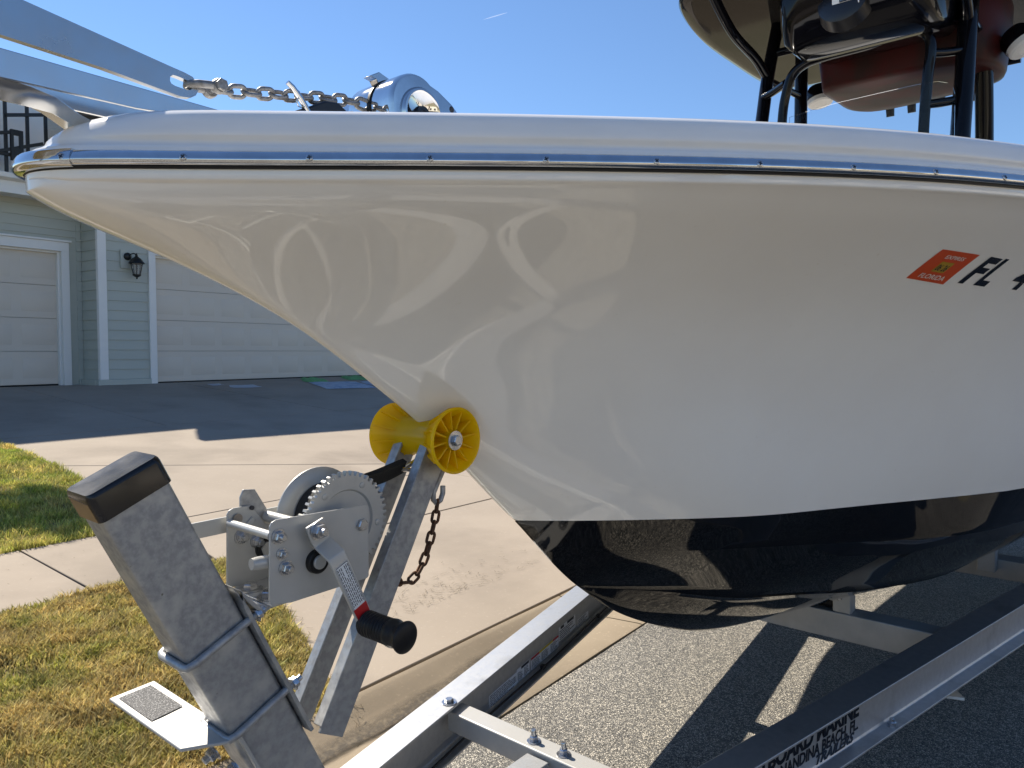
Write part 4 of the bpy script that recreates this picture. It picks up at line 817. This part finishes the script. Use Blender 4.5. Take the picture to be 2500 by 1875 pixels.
# starboard->port order: outward normal must point away from the centre line / forward at the tip
if nor[mid][0] > 0: nor = -nor
arc = np.r_[0, np.cumsum(np.linalg.norm(np.diff(SH, axis=0), axis=1))]; arc -= arc[mid]
def sheer_curve(d, dz, back=0.):
    """whole sheer line, d outward, dz up; back shifts it aft round the stem"""
    wt = np.exp(-(arc / .13)**2)
    return [L(a + n[0]*d + back * k, p + n[1]*d, float(zr_f(a)) + dz) for (a, p), n, k in zip(SH, nor, wt)]
stem_0 = pchip([.515, .53, .55, .60, .67, .72, .785, .871, .935, 1.004, 1.041, 1.121, 1.215, 1.304, 1.349, 1.421, 1.5, 1.587, 1.682, 1.829, 1.96, 2.104, 2.317, 2.583, 2.9, 3.6, 6.4],
               [1.078, 1.063, 1.054, 1.034, 1.006, .984, .953, .905, .861, .809, .781, .716, .628, .540, .50, .425, .346, .277, .209, .130, .07, .015, -.043, -.087, -.116, -.14, -.14])
stem_f = gsm(stem_0, .515, 6.4, .035)
pp_0 = pchip([1.349, 1.375, 1.415, 1.47, 1.56, 1.66, 1.88, 2.05, 2.31, 2.8, 3.6, 6.4], [0, .045, .097, .160, .262, .36, .49, .59, .725, .865, .98, 1.04])
pp_f = gsm(pp_0, 1.349, 6.4, .045)
pz_f = pchip([1.349, 1.66, 2.05, 2.31, 3.6, 6.4], [.5, .493, .48, .47, .44, .42])
pc_f = pchip([1.43, 1.5, 1.6, 1.72, 1.91, 2.03, 2.16, 2.33, 2.8, 3.6, 6.4], [0, .085, .19, .295, .455, .555, .64, .700, .815, .94, 1.0])
zc_f = pchip([1.43, 1.6, 1.91, 2.16, 2.33, 2.8, 3.6, 6.4], [.415, .405, .397, .390, .385, .36, .33, .30])
ps_f = pchip([1.56, 1.76, 1.945, 2.13, 2.33, 2.8, 3.6, 6.4], [0, .085, .179, .26, .35, .48, .55, .55])
zs_f = pchip([1.56, 1.76, 1.945, 2.13, 2.33, 2.8, 3.6, 6.4], [.30, .25, .2, .17, .14, .09, .06, .05])
hull_n = len(port_sh); n_f = pchip([.515, .7, 1.0, 1.35, 1.7, 2.3, 3.5, 6.4], [1.15, 1.45, 1.75, 1.75, 1.6, 1.4, 1.2, 1.1])
_sa = np.linspace(.515, 6.4, 4000); _sz = stem_f(_sa)
def stem_a(z): return float(np.interp(-z, -_sz, _sa))                  # where the stem passes height z
_wx = port_sh[:, 0] - TIP; _wp = port_sh[:, 1]
def W0(x): return float(pp_f(1.349 + x))
def W1(x): return float(np.interp(x, _wx, _wp))
def wl(a, z, zl):
    """half breadth of the topside at height z: waterlines start at the stem and widen aft"""
    x = max(0., a - stem_a(z)); lam = min(1., max(0., (z - .49) / (zl - .49))); l2 = lam**HP[6]; p = (1 - l2) * W0(x) + l2 * W1(x)
    p *= 1 - HP[0] * math.sin(math.pi * lam**HP[2]) * math.exp(-x / HP[1]) - HP[3] * math.sin(math.pi * lam**HP[5]) * (x / HP[4]) * math.exp(1 - x / HP[4] - (x / 1.1)**2)
    return math.sqrt(max(0., p)**2 + 2 * .007 * x * math.exp(-x / .04))
HP = (.69, .12, 1.409, .165, .60, 1.6, .958)                       # flare of the topside
def hull_section(i, sg=1):
    a, p = port_sh[i]; nn = nor[mid + i]; a2, p2 = a - nn[0]*.012, p - nn[1]*.012; p2 = max(p2, 0); a2 = max(a2, .516); zr = float(zr_f(a)); zt = zr - .0112
    low = a2 >= 1.349; zb = float(pz_f(a2)) if low else float(stem_f(a2)); pb = float(pp_f(a2)) if low else 0.
    zb = min(zb, zt - .012); gap = zt - zb; lip = min(.010, gap * .3); zl = zt - lip; roll = min(.010, gap * .16); zq = zl - roll * .5; pts = []
    e0 = pb - wl(a2, zb, zq); e1 = p2 - roll - wl(a2, zq, zq)
    for t in np.linspace(0, 1, 56)**1.5:
        z = zb + (zq - zb) * t; pts.append((max(0., wl(a2, z, zq) + e0 * (1 - t)**6 + e1 * t**(1 + 4 * min(1, gap / .2))), z))
    q0 = pts[-1]
    for t in (.25, .5, .75, 1.): e = 1 - (1 - t)**2; pts.append((q0[0] + roll * e, q0[1] + roll * .5 * t))
    pts += [(p2 - .0003, zl + lip * .5), (p2, zt)]
    if i == 0: pts = [(0., z) for q, z in pts]
    return [L(a2, sg * min(q, p2), z) for q, z in pts]
def densify():
    return range(hull_n)
b = MB()
for sg in (1, -1): b.grid([hull_section(i, sg) for i in densify()])
hull = b.build('hull_side', M['gel'], bt, smooth=60, weld=True)
# bottom
def bottom_section(a, sg):
    zk = float(stem_f(a)); P = [(0., zk)]; pp2, pz2 = float(pp_f(a)), float(pz_f(a))
    cpt = (float(pc_f(a)), float(zc_f(a))) if a > 1.43 else (0., zk)
    s = (float(ps_f(a)), float(zs_f(a))) if a > 1.56 else (0., zk); lip = .010 * min(1, max(0, (a - 1.56) / .25)); cl = .014 * min(1, max(0, (a - 1.65) / .4))
    r0 = .010
    for t in np.linspace(0.12, 1, 6): P.append((s[0]*t + r0*(1-t)*min(1, t*5) * (1 if s[0] > .02 else .3), zk + (s[1] - zk) * t))
    P += [(s[0] + lip, s[1] + lip * .05), (s[0] + lip * 1.15, s[1] + lip * .5)]
    q0 = P[-1]
    for t in np.linspace(.14, 1, 7): P.append((q0[0] + (cpt[0] - q0[0]) * t, q0[1] + (cpt[1] - q0[1]) * t - .010 * math.sin(math.pi * t) * min(1, max(0, a - 1.5))))
    P += [(cpt[0] + cl, cpt[1] - cl * .15), (cpt[0] + cl * 1.05, cpt[1] + cl * .4)]
    q0 = P[-1]
    for t in np.linspace(.2, 1, 6): P.append((q0[0] + (pp2 - q0[0]) * t, q0[1] + (pz2 - q0[1]) * t))
    return [L(a, sg * p, z) for p, z in P]
b = MB(); A_ = np.r_[np.linspace(1.349, 2.4, 70), np.linspace(2.45, 6.4, 40)]
for sg in (1, -1): b.grid([bottom_section(a, sg) for a in A_])
b.build('hull_bottom', M['blackgel'], bt, smooth=38, weld=True)
MB().grid([[L(6.4, p, float(zr_f(6.4)) - .02), L(6.4, p * .9, .42), L(6.4, p * .8, .05), L(6.4, p * .3, -.1)] for p in np.linspace(-1.19, 1.19, 13)]).build('transom', M['gel'], bt, recalc=False)
# gunwale cap and deck
capprof = [(-.0135, .0065, 0), (-.0125, .0125, .002), (-.0165, .0165, .004), (-.021, .0195, .007), (-.0215, .0235, .012), (-.0175, .0262, .018), (-.0165, .0300, .021), (-.0175, .036, .026), (-.0205, .046, .036), (-.0235, .053, .046), (-.029, .0585, .056), (-.039, .0625, .064), (-.055, .0645, .07), (-.085, .066, .075)]
b = MB(); curves = [sheer_curve(*q) for q in capprof]; b.grid([[c[i] for c in curves] for i in range(len(SH))])
cap = b.build('gunwale_cap', M['gelcap'], bt, smooth=70, recalc=False)
inner = curves[-1]; b = MB(); rows = []
for i in range(0, mid + 1):
    l, r_ = inner[i], inner[len(SH) - 1 - i]
    if l.y > 2.6: continue
    rows.append([l.lerp(r_, t) + Vector((0, 0, .022 * (1 - (2*t - 1)**2) * min(1, (r_ - l).length / .8))) for t in np.linspace(0, 1, 9)])
b.grid(rows).build('foredeck', M['gelcap'], bt, smooth=60, recalc=False)
y2 = rows[0][0].y
MB().box((-1.0, 2.5, .52), (1.0, 6.38, .56)).build('cockpit_sole', M['deck'], bt)
b = MB(); b.grid([[L(a, sg_p, z) for z in (.56, 1.08)] for a, sg_p in ((6.3, -1.02), (2.75, -.92), (2.6, -.8), (2.6, .8), (2.75, .92), (6.3, 1.02))]).build('cockpit_liner', M['deck'], bt, recalc=False)
b = MB()
for sg in (-1, 1):
    ii = [i for i in range(len(SH)) if SH[i][0] > 2.4 and SH[i][1] * sg > 0]; b.grid([[inner[i], Vector((inner[i].x - sg * .14, inner[i].y, inner[i].z))] for i in ii])
b.build('side_deck', M['gelcap'], bt, recalc=False)
MB().box((-.42, 3.5, .56), (.42, 4.6, 1.45)).build('console', M['gelcap'], bt, bevel=.06)
# rub rail: dark base strip, polished rail, screws
base = [(-.0135, -.0118, .004), (-.0080, -.0118, .004), (-.0072, -.0092, .002), (-.0095, -.0078, 0)]
b = MB(); cv = [sheer_curve(*q) for q in base]; b.grid([[c[i] for c in cv] for i in range(len(SH))], closed=True).build('rail_base', M['rubber'], bt, smooth=40)
rp = [(-.0125, -.0088, 0), (-.0065, -.0087, 0), (-.0038, -.0080, 0), (-.0014, -.0062, 0), (-.0002, -.0036, 0), (-.0004, -.0014, 0), (-.0018, .0012, 0), (-.0038, .0044, 0), (-.0058, .0070, 0), (-.0080, .0084, 0), (-.0128, .0087, 0)]
b = MB(); cv = [sheer_curve(*q) for q in rp]; b.grid([[c[i] for c in cv] for i in range(len(SH))], closed=True)
rail = b.build('rub_rail', M['chrome'], bt, smooth=60)
# cast end cap wrapping the stem
b = MB(); k0 = [i for i in range(len(SH)) if abs(arc[i]) < .085]; pr = [(q[0] + .0015 * (1 if q[0] > -.011 else 0), q[1] * 1.18, 0) for q in rp]; cv = [sheer_curve(*q) for q in pr]
rows = [[c[i] for c in cv] for i in k0]; b.grid(rows, closed=True); n = len(pr); b.f += [tuple(range(n))[::-1], tuple(range(n*(len(rows)-1), n*len(rows)))]; b.m += [0, 0]
b.build('rail_nose_cap', M['chrome'], bt, smooth=50)
b = MB().lathe((0,0,-.001), (0,0,.0022), [(.0045, 0), (.0042, .55), (.003, .9), (.0018, 1), (0, 1)], 18, False, 0)
for ang in (0, 90): b.obox((0, 0, .00125), Matrix.Rotation(R(ang), 3, 'Z') @ Vector((.0027, 0, 0)), Matrix.Rotation(R(ang), 3, 'Z') @ Vector((0, .0007, 0)), (0, 0, .0002), 1)
SCREW = b.mesh('screw', [M['bolt'], M['ink']], 40, off=Vector((0,0,0)))
outer = sheer_curve(-.0002, -.0005)
pa = arc[mid:]
s_first = float(np.interp(.643, port_sh[:, 0], pa))
for k in range(-1, 30):
    s = s_first + .1385 * k + (.01 if k == -1 else 0); j = np.searchsorted(arc, s)
    if j >= len(arc) - 1: break
    f = (s - arc[j-1]) / (arc[j] - arc[j-1]); P = outer[j-1].lerp(outer[j], f); nn = Vector((nor[j][1], nor[j][0], 0)).normalized()
    for sg in (1, -1):
        if sg < 0 and k > 6: continue
        inst('screw', SCREW, align((P.x * sg, P.y, P.z), (nn.x * sg, nn.y, .25), (0, 0, 1)) @ Matrix.Rotation(R(random.uniform(0, 90)), 4, 'Z'), rail)
# bow eye
MB().tube([L(1.150, .02, .676), L(1.135, .02, .660), L(1.118, .02, .655), L(1.110, .015, .664)], .005, 8).build('bow_eye', M['chrome'], bt, smooth=60)

# bow roller channel on deck (anchor chute)
chn = MB(); p1 = .030
chn.prism([L(.36, p1, 1.231), L(.505, p1, 1.2125), L(.760, p1, 1.1905), L(.75, p1, 1.176), L(.644, p1, 1.1735), L(.50, p1, 1.1805), L(.36, p1, 1.188)], (.004, 0, 0))
chute = chn.build('anchor_chute', M['stain'], bt, bevel=.0012)
MB().prism([L(.36, -.034, 1.231), L(.505, -.034, 1.2125), L(.760, -.034, 1.1905), L(.75, -.034, 1.176), L(.644, -.034, 1.1735), L(.50, -.034, 1.1805), L(.36, -.034, 1.188)], (.004, 0, 0)).build('chute_cheek', M['stain'], chute, bevel=.0012)
rows = []
for a, z in ((.36, 1.187), (.50, 1.1795), (.545, 1.172), (.560, 1.166), (.585, 1.150), (.60, 1.146), (.74, 1.158)): rows.append([L(a, -.0295, z), L(a, .0295, z), L(a, .0295, z + .004), L(a, -.0295, z + .004)])
b = MB().grid(rows, closed=True); b.f += [(3,2,1,0), tuple(range(24, 28))]; b.m += [0, 0]; b.build('chute_floor', M['stain'], chute, smooth=50)
rows = []
for a, z, h in ((.36, 1.187, .019), (.47, 1.182, .019), (.53, 1.176, .018), (.555, 1.169, .014), (.575, 1.156, .010), (.60, 1.146, .006)): rows.append([L(a, .0345, z), L(a, .0365, z), L(a, .0215, z - h), L(a, .0195, z - h)])
MB().grid(rows, closed=True).build('chute_lip', M['stain'], chute, smooth=50)
MB().cyl(L(.42, -.029, 1.205), L(.42, .029, 1.205), .018, n=20).build('chute_roller', M['rubber'], chute, smooth=40)
# anchor shank with slot
an = thing('anchor', 'galvanised plow anchor shank lying in the bow chute, slotted end towards the chain', 'anchor', F_TR, L(.5, 0, 1.2))
outl = [(.30, 1.298), (.536, 1.281), (.705, 1.2435), (.722, 1.240), (.733, 1.2365), (.739, 1.229), (.740, 1.221), (.7355, 1.213), (.727, 1.2085), (.715, 1.2078), (.62, 1.2235), (.515, 1.236), (.30, 1.252)]
slot = [(.7020, 1.2255), (.7028, 1.2305), (.7065, 1.2335), (.7125, 1.233), (.727, 1.2300), (.7312, 1.2275), (.7322, 1.2235), (.7298, 1.2195), (.7245, 1.2178), (.7085, 1.2200), (.7035, 1.2220)]
k = 3; hole = slot[::-1]; loop = outl[:k] + [hole[(i + 8) % len(hole)] for i in range(len(hole) + 1)] + outl[k-1:]
b = MB(); n = len(loop); P0 = [L(a, -.005, z) for a, z in loop]; P1 = [L(a, .005, z) for a, z in loop]
b.add(P0 + P1, [tuple(range(n))[::-1], tuple(range(n, 2*n))])
for lp_ in (outl, slot):
    m_ = len(lp_); b.add([L(a, -.005, z) for a, z in lp_] + [L(a, .005, z) for a, z in lp_], [(i, (i+1) % m_, (i+1) % m_ + m_, i + m_) for i in range(m_)])
b.build('shank', mat('anchor_steel', (.47, .48, .49), .24, 1., c2=(.42, .43, .44), scale=20, rvar=.05), an, recalc=False)
MB().prism([L(.30, -.006, 1.30), L(.31, -.006, 1.25), L(.20, -.006, 1.05), L(.14, -.006, 1.00), L(.20, -.006, 1.16)], (.012, 0, 0)).build('shank_crook', M['galv'], an, bevel=.002)
MB().add([L(.16, 0, 1.02), L(.38, -.10, 1.03), L(.42, 0, .985), L(.38, .10, 1.03), L(.24, 0, 1.06)], [(0,1,4), (0,4,3), (0,2,1), (0,3,2), (1,2,4), (2,3,4)]).build('fluke', M['galv'], an, bevel=.003)
# anchor chain with shackle
ach = thing('anchor_chain', 'grey galvanised anchor chain stretched from anchor shackle to windlass', 'chain', F_TR, L(.85, 0, 1.17))
sh = MB().tube([L(.765, .013, 1.229), L(.752, .0125, 1.2285), L(.738, .011, 1.2275), L(.729, .006, 1.2265), L(.7265, 0, 1.226), L(.729, -.006, 1.2265), L(.738, -.011, 1.2275), L(.752, -.0125, 1.2285), L(.765, -.013, 1.229)], .0052, 12).build('shackle', M['chain'], ach, smooth=60)
for sg in (-1, 1): MB().lathe(L(.765, sg * .013 - .006, 1.229), (.012, 0, 0), [(.0, 0), (.009, 0), (.0102, .2), (.0102, .8), (.009, 1), (0, 1)], 18, False).build('shackle_eye', M['chain'], sh, smooth=40)
MB().cyl(L(.765, -.021, 1.229), L(.765, .021, 1.229), .005, n=12).build('shackle_pin', M['bolt'], sh, smooth=40)
MB().lathe(L(.765, .019, 1.229), (.006, 0, 0), [(.0085, 0), (.0085, .8), (.007, 1), (0, 1)], 6, False).build('pin_head', M['chain'], sh)
chain(ach, [L(.766, 0, 1.229), L(.791, 0, 1.2305), L(.809, 0, 1.233), L(.846, 0, 1.2375), L(.885, 0, 1.2425), L(.937, 0, 1.249), L(.975, 0, 1.253), L(1.012, 0, 1.255), L(1.040, 0, 1.248)], link_mesh('link', .0315, .0215, .0033, M['chain']), .0218, 35)
# chain stopper / hawse on deck
MB().tube([L(.868, .018, 1.2545), L(.876, .018, 1.249), L(.889, .018, 1.235), L(.904, .018, 1.214), L(.918, .018, 1.17)], [.0036, .0042, .0044, .0044, .0044], 10).build('chain_stopper', M['chrome'], bt, smooth=60)
MB().tube([L(.885, .02, 1.236), L(.880, .02, 1.230), L(.883, .02, 1.223), L(.890, .02, 1.222), L(.895, .02, 1.226)], .0012, 6).build('stopper_ring', M['chrome'], bt, smooth=60)
MB().prism([L(.875, -.03, 1.215), L(.905, -.03, 1.228), L(.93, -.03, 1.240), L(.955, -.03, 1.242), L(.985, -.03, 1.222), L(.99, -.03, 1.165), L(.87, -.03, 1.165)], (.05, 0, 0)).build('stopper_body', M['blackpart'], bt, bevel=.003)
# windlass
prof = []
c0 = (1.075, 1.250); r0 = .051
for k in range(15): an_ = R(185 - k * 9.6); prof.append((c0[0] + r0 * math.cos(an_), c0[1] + r0 * math.sin(an_)))
prof += [(1.126, 1.2835), (1.158, 1.266), (1.188, 1.240), (1.215, 1.205), (1.225, 1.165), (1.025, 1.165)]
b = MB(); rows = []
for p, s in ((-.055, .93), (-.05, .985), (-.02, 1.0), (.052, 1.0), (.060, .985), (.064, .94), (.0645, .88)): rows.append([L(c0[0] + (a - c0[0]) * s, p, c0[1] + (z - c0[1]) * (s if z > c0[1] else 1)) for a, z in prof])
b.grid(rows, closed=True); n = len(prof); b.f += [tuple(range(n))[::-1], tuple(range(6*n, 7*n))]; b.m += [0, 0]
wl = b.build('windlass', M['chrome'], bt, smooth=45)
MB().lathe(L(1.082, .0640, 1.237), (.009, 0, 0), [(.0425, 0), (.0420, .5), (.039, .95), (.036, 1), (.033, .7), (.012, .55), (.011, .5), (0, .5)], 40, False).build('gypsy_disc', M['chrome'], wl, smooth=40)
MB().lathe(L(1.082, .0685, 1.237), (.0035, 0, 0), [(.012, 0), (.012, 1), (.006, 1), (.005, .6), (0, .6)], 24, False).build('hub_cap', M['blackpart'], wl, smooth=40)
MB().lathe(L(1.072, -.0785, 1.246), (.022, 0, 0), [(.0, 0), (.038, 0), (.045, .3), (.045, 1), (0, 1)], 32, False).build('drum_side', M['chrome'], wl, smooth=40)
MB().lathe(L(1.0735, .003, 1.2495), (.006, 0, 0), [(.0, 0), (.0522, 0), (.0522, 1), (0, 1)], 48, False).build('gap_ring', M['rubber'], wl, smooth=40)  # dark gap beside the drum, its shade put in as a black ring
MB().lathe(L(1.152, .0642, 1.2575), (.0012, 0, 0), [(.0, 0), (.0058, 0), (.0045, 1), (0, 1)], 20, False).build('cover_screw', M['ink'], wl)
MB().prism([L(1.035, -.02, 1.304), L(1.055, -.02, 1.314), L(1.078, -.02, 1.306), L(1.074, -.02, 1.294), L(1.055, -.02, 1.288), L(1.048, -.02, 1.301)], (.018, 0, 0)).build('chain_guide', M['stain'], wl, bevel=.001)

# ------------------------------------------------------------------ t-top
def tube(name, pts, r, par=bt, m='blackmetal', n=14, k=6): return MB().tube([Vector(q) for q in catmull([tuple(p) for p in pts], k)], r, n).build(name, M[m], par, smooth=60)
hoop = tube('windshield_hoop', [L(3.40, -.275, 1.0), L(3.40, -.273, 1.69), L(3.40, -.255, 1.796), L(3.40, -.228, 1.862), L(3.40, -.180, 1.892), L(3.40, -.095, 1.902), L(3.40, .065, 1.905), L(3.40, .165, 1.918), L(3.40, .225, 1.915), L(3.40, .263, 1.890), L(3.40, .277, 1.848), L(3.40, .268, 1.742), L(3.40, .256, 1.547), L(3.40, .25, 1.0)], .019)
for nm, pts, r in (('support_leg', [L(3.32, -.42, 1.05), L(3.544, -.42, 1.75), L(3.605, -.42, 1.935), L(3.72, -.42, 2.19)], .028), ('support_leg', [L(3.40, .36, 1.05), L(3.479, .36, 1.528), L(3.535, .36, 1.75), L(3.575, .36, 1.935), L(3.64, .36, 2.19)], .034),
                   ('support_leg', [L(3.97, .355, 1.05), L(3.95, .355, 1.6), L(3.90, .355, 1.99), L(3.90, .355, 2.19)], .034), ('support_leg', [L(4.0, -.42, 1.05), L(3.993, -.42, 1.82), L(4.014, -.42, 2.19)], .030),
                   ('diagonal_brace', [L(3.60, -.42, 1.938), L(3.50, -.425, 1.992), L(3.30, -.44, 2.06), L(3.12, -.45, 2.185)], .020), ('diagonal_brace', [L(3.58, .36, 1.945), L(3.52, .365, 2.0), L(3.3, .38, 2.08), L(3.12, .40, 2.185)], .022),
                   ('tie_bar', [L(3.56, -.42, 1.842), L(3.50, -.35, 1.84), L(3.41, -.26, 1.838)], .016), ('tie_bar', [L(3.60, -.42, 1.925), L(4.0, -.42, 1.93)], .016), ('tie_bar', [L(3.525, .36, 1.665), L(3.46, .31, 1.65), L(3.40, .262, 1.64)], .016), ('tie_bar', [L(3.56, .36, 1.85), L(3.46, .31, 1.828), L(3.40, .276, 1.82)], .016),
                   ('tie_bar', [L(3.58, .36, 1.97), L(3.90, .355, 1.975)], .022), ('tie_bar', [L(3.66, -.42, 2.05), L(3.66, .36, 2.05)], .018)):
    tube(nm, pts, r)
outl = []
for a, p in ((2.95, 0), (2.97, -.3), (3.06, -.5), (3.20, -.63), (3.36, -.70), (3.72, -.785), (4.12, -.825), (4.5, -.85), (4.72, -.84), (4.80, -.76), (4.82, -.5), (4.82, 0)): outl.append((a, p))
outl = outl + [(a, -p) for a, p in outl[-2:0:-1]]; oc = catmull(outl + [outl[0]], 5)[:-1]
b = MB(); cc = (3.9, 0); rows = []
for s, z in ((.0, 2.195), (.55, 2.195), (.80, 2.2), (.93, 2.197), (.985, 2.200), (1.0, 2.212), (1.0, 2.222), (.985, 2.235), (.9, 2.25), (.0, 2.275)): rows.append([L(cc[0] + (a - cc[0]) * s, cc[1] + (p - cc[1]) * s, z) for a, p in oc])
b.grid(rows, closed=True); top = b.build('hard_top', mat('hardtop_gelcoat_dark', (.018, .017, .016), .05, spec=.10), bt, smooth=50, weld=True)
# electronics box (front of the top)
eb = MB(); rows = []
for a, z0, z1, p0, p1 in ((3.10, 2.02, 2.12, -.10, .22), (3.13, 1.955, 2.16, -.17, .28), (3.22, 1.89, 2.19, -.205, .33), (3.36, 1.885, 2.192, -.215, .345), (3.62, 1.93, 2.192, -.21, .34), (3.74, 2.05, 2.192, -.18, .30)):
    rows.append([L(a, p, z) for p, z in ((p0 + .05, z0), (p0 + .015, z0 + .03), (p0, z0 + .1), (p0 + .01, z1 - .03), (p0 + .06, z1), (p1 - .06, z1), (p1 - .01, z1 - .03), (p1, z0 + .1), (p1 - .015, z0 + .03), (p1 - .05, z0))])
b = MB().grid(rows, closed=True); b.f += [tuple(range(10))[::-1], tuple(range(50, 60))]; b.m += [0, 0]
ebo = b.build('electronics_box', M['blackmetal'], top, smooth=40, bevel=.012, seg=3)
MB().lathe(L(3.16, .06, 1.975), L(-.06, 0, .02), [(.0, 1), (.06, 1), (.085, .8), (.095, 0)], 30, False).build('front_dome', M['blackpart'], ebo, smooth=40)
q = MB().box((.030, 3.093, 1.957), (.122, 3.098, 2.03)); lp2 = q.build('light_plate', M['white'], ebo, bevel=.002)
MB().box((.056, 3.0905, 1.975), (.098, 3.0925, 2.03)).build('light_grille', M['ink'], lp2)
for k in range(6): MB().bar(L(3.089, .060 + .006 * k, 1.978), L(3.089, .066 + .006 * k, 2.03), .0015, .002, (0, 1, 0)).build('grille_bar', M['bolt'], lp2)
# storage pod under the top
rows = []
po = [(3.66, -.14), (3.70, -.215), (3.92, -.235), (4.14, -.232), (4.225, -.18), (4.245, -.05), (4.22, .10), (4.20, .22), (4.16, .36), (4.05, .415), (3.85, .41), (3.72, .34), (3.66, .2)]
oc2 = catmull(po + [po[0]], 4)[:-1]; ctr = np.array(po).mean(0)
for s, z in ((.0, 1.835), (.6, 1.838), (.9, 1.842), (.98, 1.85), (1.0, 1.865), (1.02, 1.93), (1.05, 2.02), (1.06, 2.1), (1.0, 2.19)): rows.append([L(ctr[0] + (a - ctr[0]) * s, ctr[1] + (p - ctr[1]) * s, z) for a, p in oc2])
pod = MB().grid(rows, closed=True).build('storage_bag', M['maroon'], top, smooth=50, weld=True)
for c, ax, r in ((L(4.28, -.43, 1.975), L(-.10, .2, -.95), .062), (L(3.88, .49, 1.915), L(-.15, .5, -.8), .060)):
    ax = ax.normalized() * .03
    s_ = MB().lathe(c, ax, [(.0, 1), (r * .45, 1.0), (r * .47, 1.05), (r * .9, .95), (r, .7), (r, 0), (0, -.2)], 36, False).build('speaker', M['white'], top, smooth=35)
    MB().lathe(c - ax * 2.2, ax * 2.2, [(.0, 0), (r * .7, 0), (r * 1.05, .4), (r * 1.05, 1), (0, 1)], 32, False).build('speaker_housing', M['blackmetal'], s_, smooth=40)
s_ = MB().lathe(L(4.10, -.155, 2.193), L(0, 0, -.022), [(.06, 0), (.058, .6), (.05, .9), (.03, 1), (.028, .95), (0, .95)], 36, False).build('dome_light', M['white'], top, smooth=40)
for a, p in ((4.5, -.16), (4.5, -.06), (4.5, .20), (4.5, .07)): MB().cyl(L(a, p, 2.0), L(a + .02, p, 1.875), .024, .019, 16).build('rod_holder', M['blackpart'], top, smooth=40)
tube('rear_rail', [L(4.5, -.4, 2.02), L(4.5, 0, 2.02), L(4.5, .4, 2.02)], .018, top)
# windshield pane
g_ = []
for p, zt_ in np.array([(-.232, 1.688), (-.15, 1.698), (-.04, 1.706), (.10, 1.709), (.20, 1.711), (.27, 1.711), (.31, 1.706), (.338, 1.695), (.356, 1.675), (.362, 1.65), (.362, 1.60)]): g_.append((p, zt_))
b = MB().prism([L(3.372, p, z) for p, z in g_] + [L(3.372, .362, 1.1), L(3.372, -.24, 1.1)], L(.004, 0, 0)); b.build('windshield', M['glass'], bt)

# ------------------------------------------------------------------ registration decal and letters wrapped on the hull
bm = bmesh.new(); bm.from_mesh(hull.data); og = ORG[bt.name][1]
for v in bm.verts: v.co += og
tree = BVHTree.FromBMesh(bm); bm.free()
def on_hull(a, z, d=.0006):
    h = tree.ray_cast(L(a, 3, z), Vector((-1, 0, 0)))
    if h[0] is None: return L(a, .8, z)
    n = h[1] if h[1].x > 0 else -h[1]; return h[0] + n * d
DEC = dict(c=((1.60, .985), (1.64, 1.015), (1.70, 1.015), (1.66, .985)))
def wrap(me, fn, name, parent, m=None):
    for v in me.vertices: v.co = fn(v.co.x, v.co.y, v.co.z) - og
    me.update(); o = place(name, me, parent); return o
Q = [(1.6226, .9492), (1.7102, .9374), (1.6945, .9824), (1.6051, .9906)]          # lower-left, lower-right, upper-right, upper-left (a, z)
def onq(s, t, d):
    a = (Q[0][0]*(1-s) + Q[1][0]*s)*(1-t) + (Q[3][0]*(1-s) + Q[2][0]*s)*t; z = (Q[0][1]*(1-s) + Q[1][1]*s)*(1-t) + (Q[3][1]*(1-s) + Q[2][1]*s)*t; return on_hull(a, z, d)
def quadpatch(s0, s1, t0, t1, d, n=6): return MB().grid([[onq(s0 + (s1-s0)*i/n, t0 + (t1-t0)*j/n, d) for j in range(n+1)] for i in range(n+1)])
REG = True
if REG:
    dec = quadpatch(0, 1, 0, 1, .0006).build('registration_decal', M['orange'], bt, recalc=False); dec['label'] = 'orange expiry decal reading EXPIRES 06 26 FLORIDA'
    quadpatch(.34, .67, .33, .66, .0010).build('date_patch', M['gold'], dec, recalc=False)
    def dtext(body, s0, t0, hgt, wid, m, nm):
        me = text_mesh(body, 1.0, M[m], 0, .01, 0, 'LEFT'); xs_ = [v.co.x for v in me.vertices]; ys_ = [v.co.y for v in me.vertices]; x0, x1, y0, y1 = min(xs_), max(xs_), min(ys_), max(ys_)
        wrap(me, lambda x, y, z: onq(s0 + (x - x0)/(x1 - x0)*wid, t0 + (y - y0)/(y1 - y0)*hgt, .0014), nm, dec)
    dtext('EXPIRES', .27, .76, .11, .50, 'decalw', 'lettering'); dtext('FLORIDA', .20, .10, .15, .66, 'decalw', 'lettering'); dtext('06 26', .365, .38, .20, .28, 'ink', 'lettering')
    def hulltext(body, a0, z0, h, wa, nm='registration_letter'):
        me = text_mesh(body, 1.0, M['navy'], 0, .034, 0, 'LEFT'); xs_ = [v.co.x for v in me.vertices]; ys_ = [v.co.y for v in me.vertices]; x0, x1, y0, y1 = min(xs_), max(xs_), min(ys_), max(ys_)
        bm = bmesh.new(); bm.from_mesh(me); bmesh.ops.triangulate(bm, faces=bm.faces); bmesh.ops.subdivide_edges(bm, edges=bm.edges, cuts=3, use_grid_fill=True); bm.to_mesh(me); bm.free()
        wrap(me, lambda x, y, z: on_hull(a0 + (x - x0)/(x1 - x0)*wa - .0103*(y - y0)/(y1 - y0), z0 + (y - y0)/(y1 - y0)*h - .11*(x - x0)/(x1 - x0)*wa, .0009), nm, bt)
    hulltext('F', 1.7345, .9396, .0403, .0331); hulltext('L', 1.7736, .9356, .0412, .0303); hulltext('4', 1.8560, .9290, .0412, .0420); hulltext('0', 1.9030, .9240, .0412, .0400); hulltext('7', 1.9560, .9180, .0412, .0400)
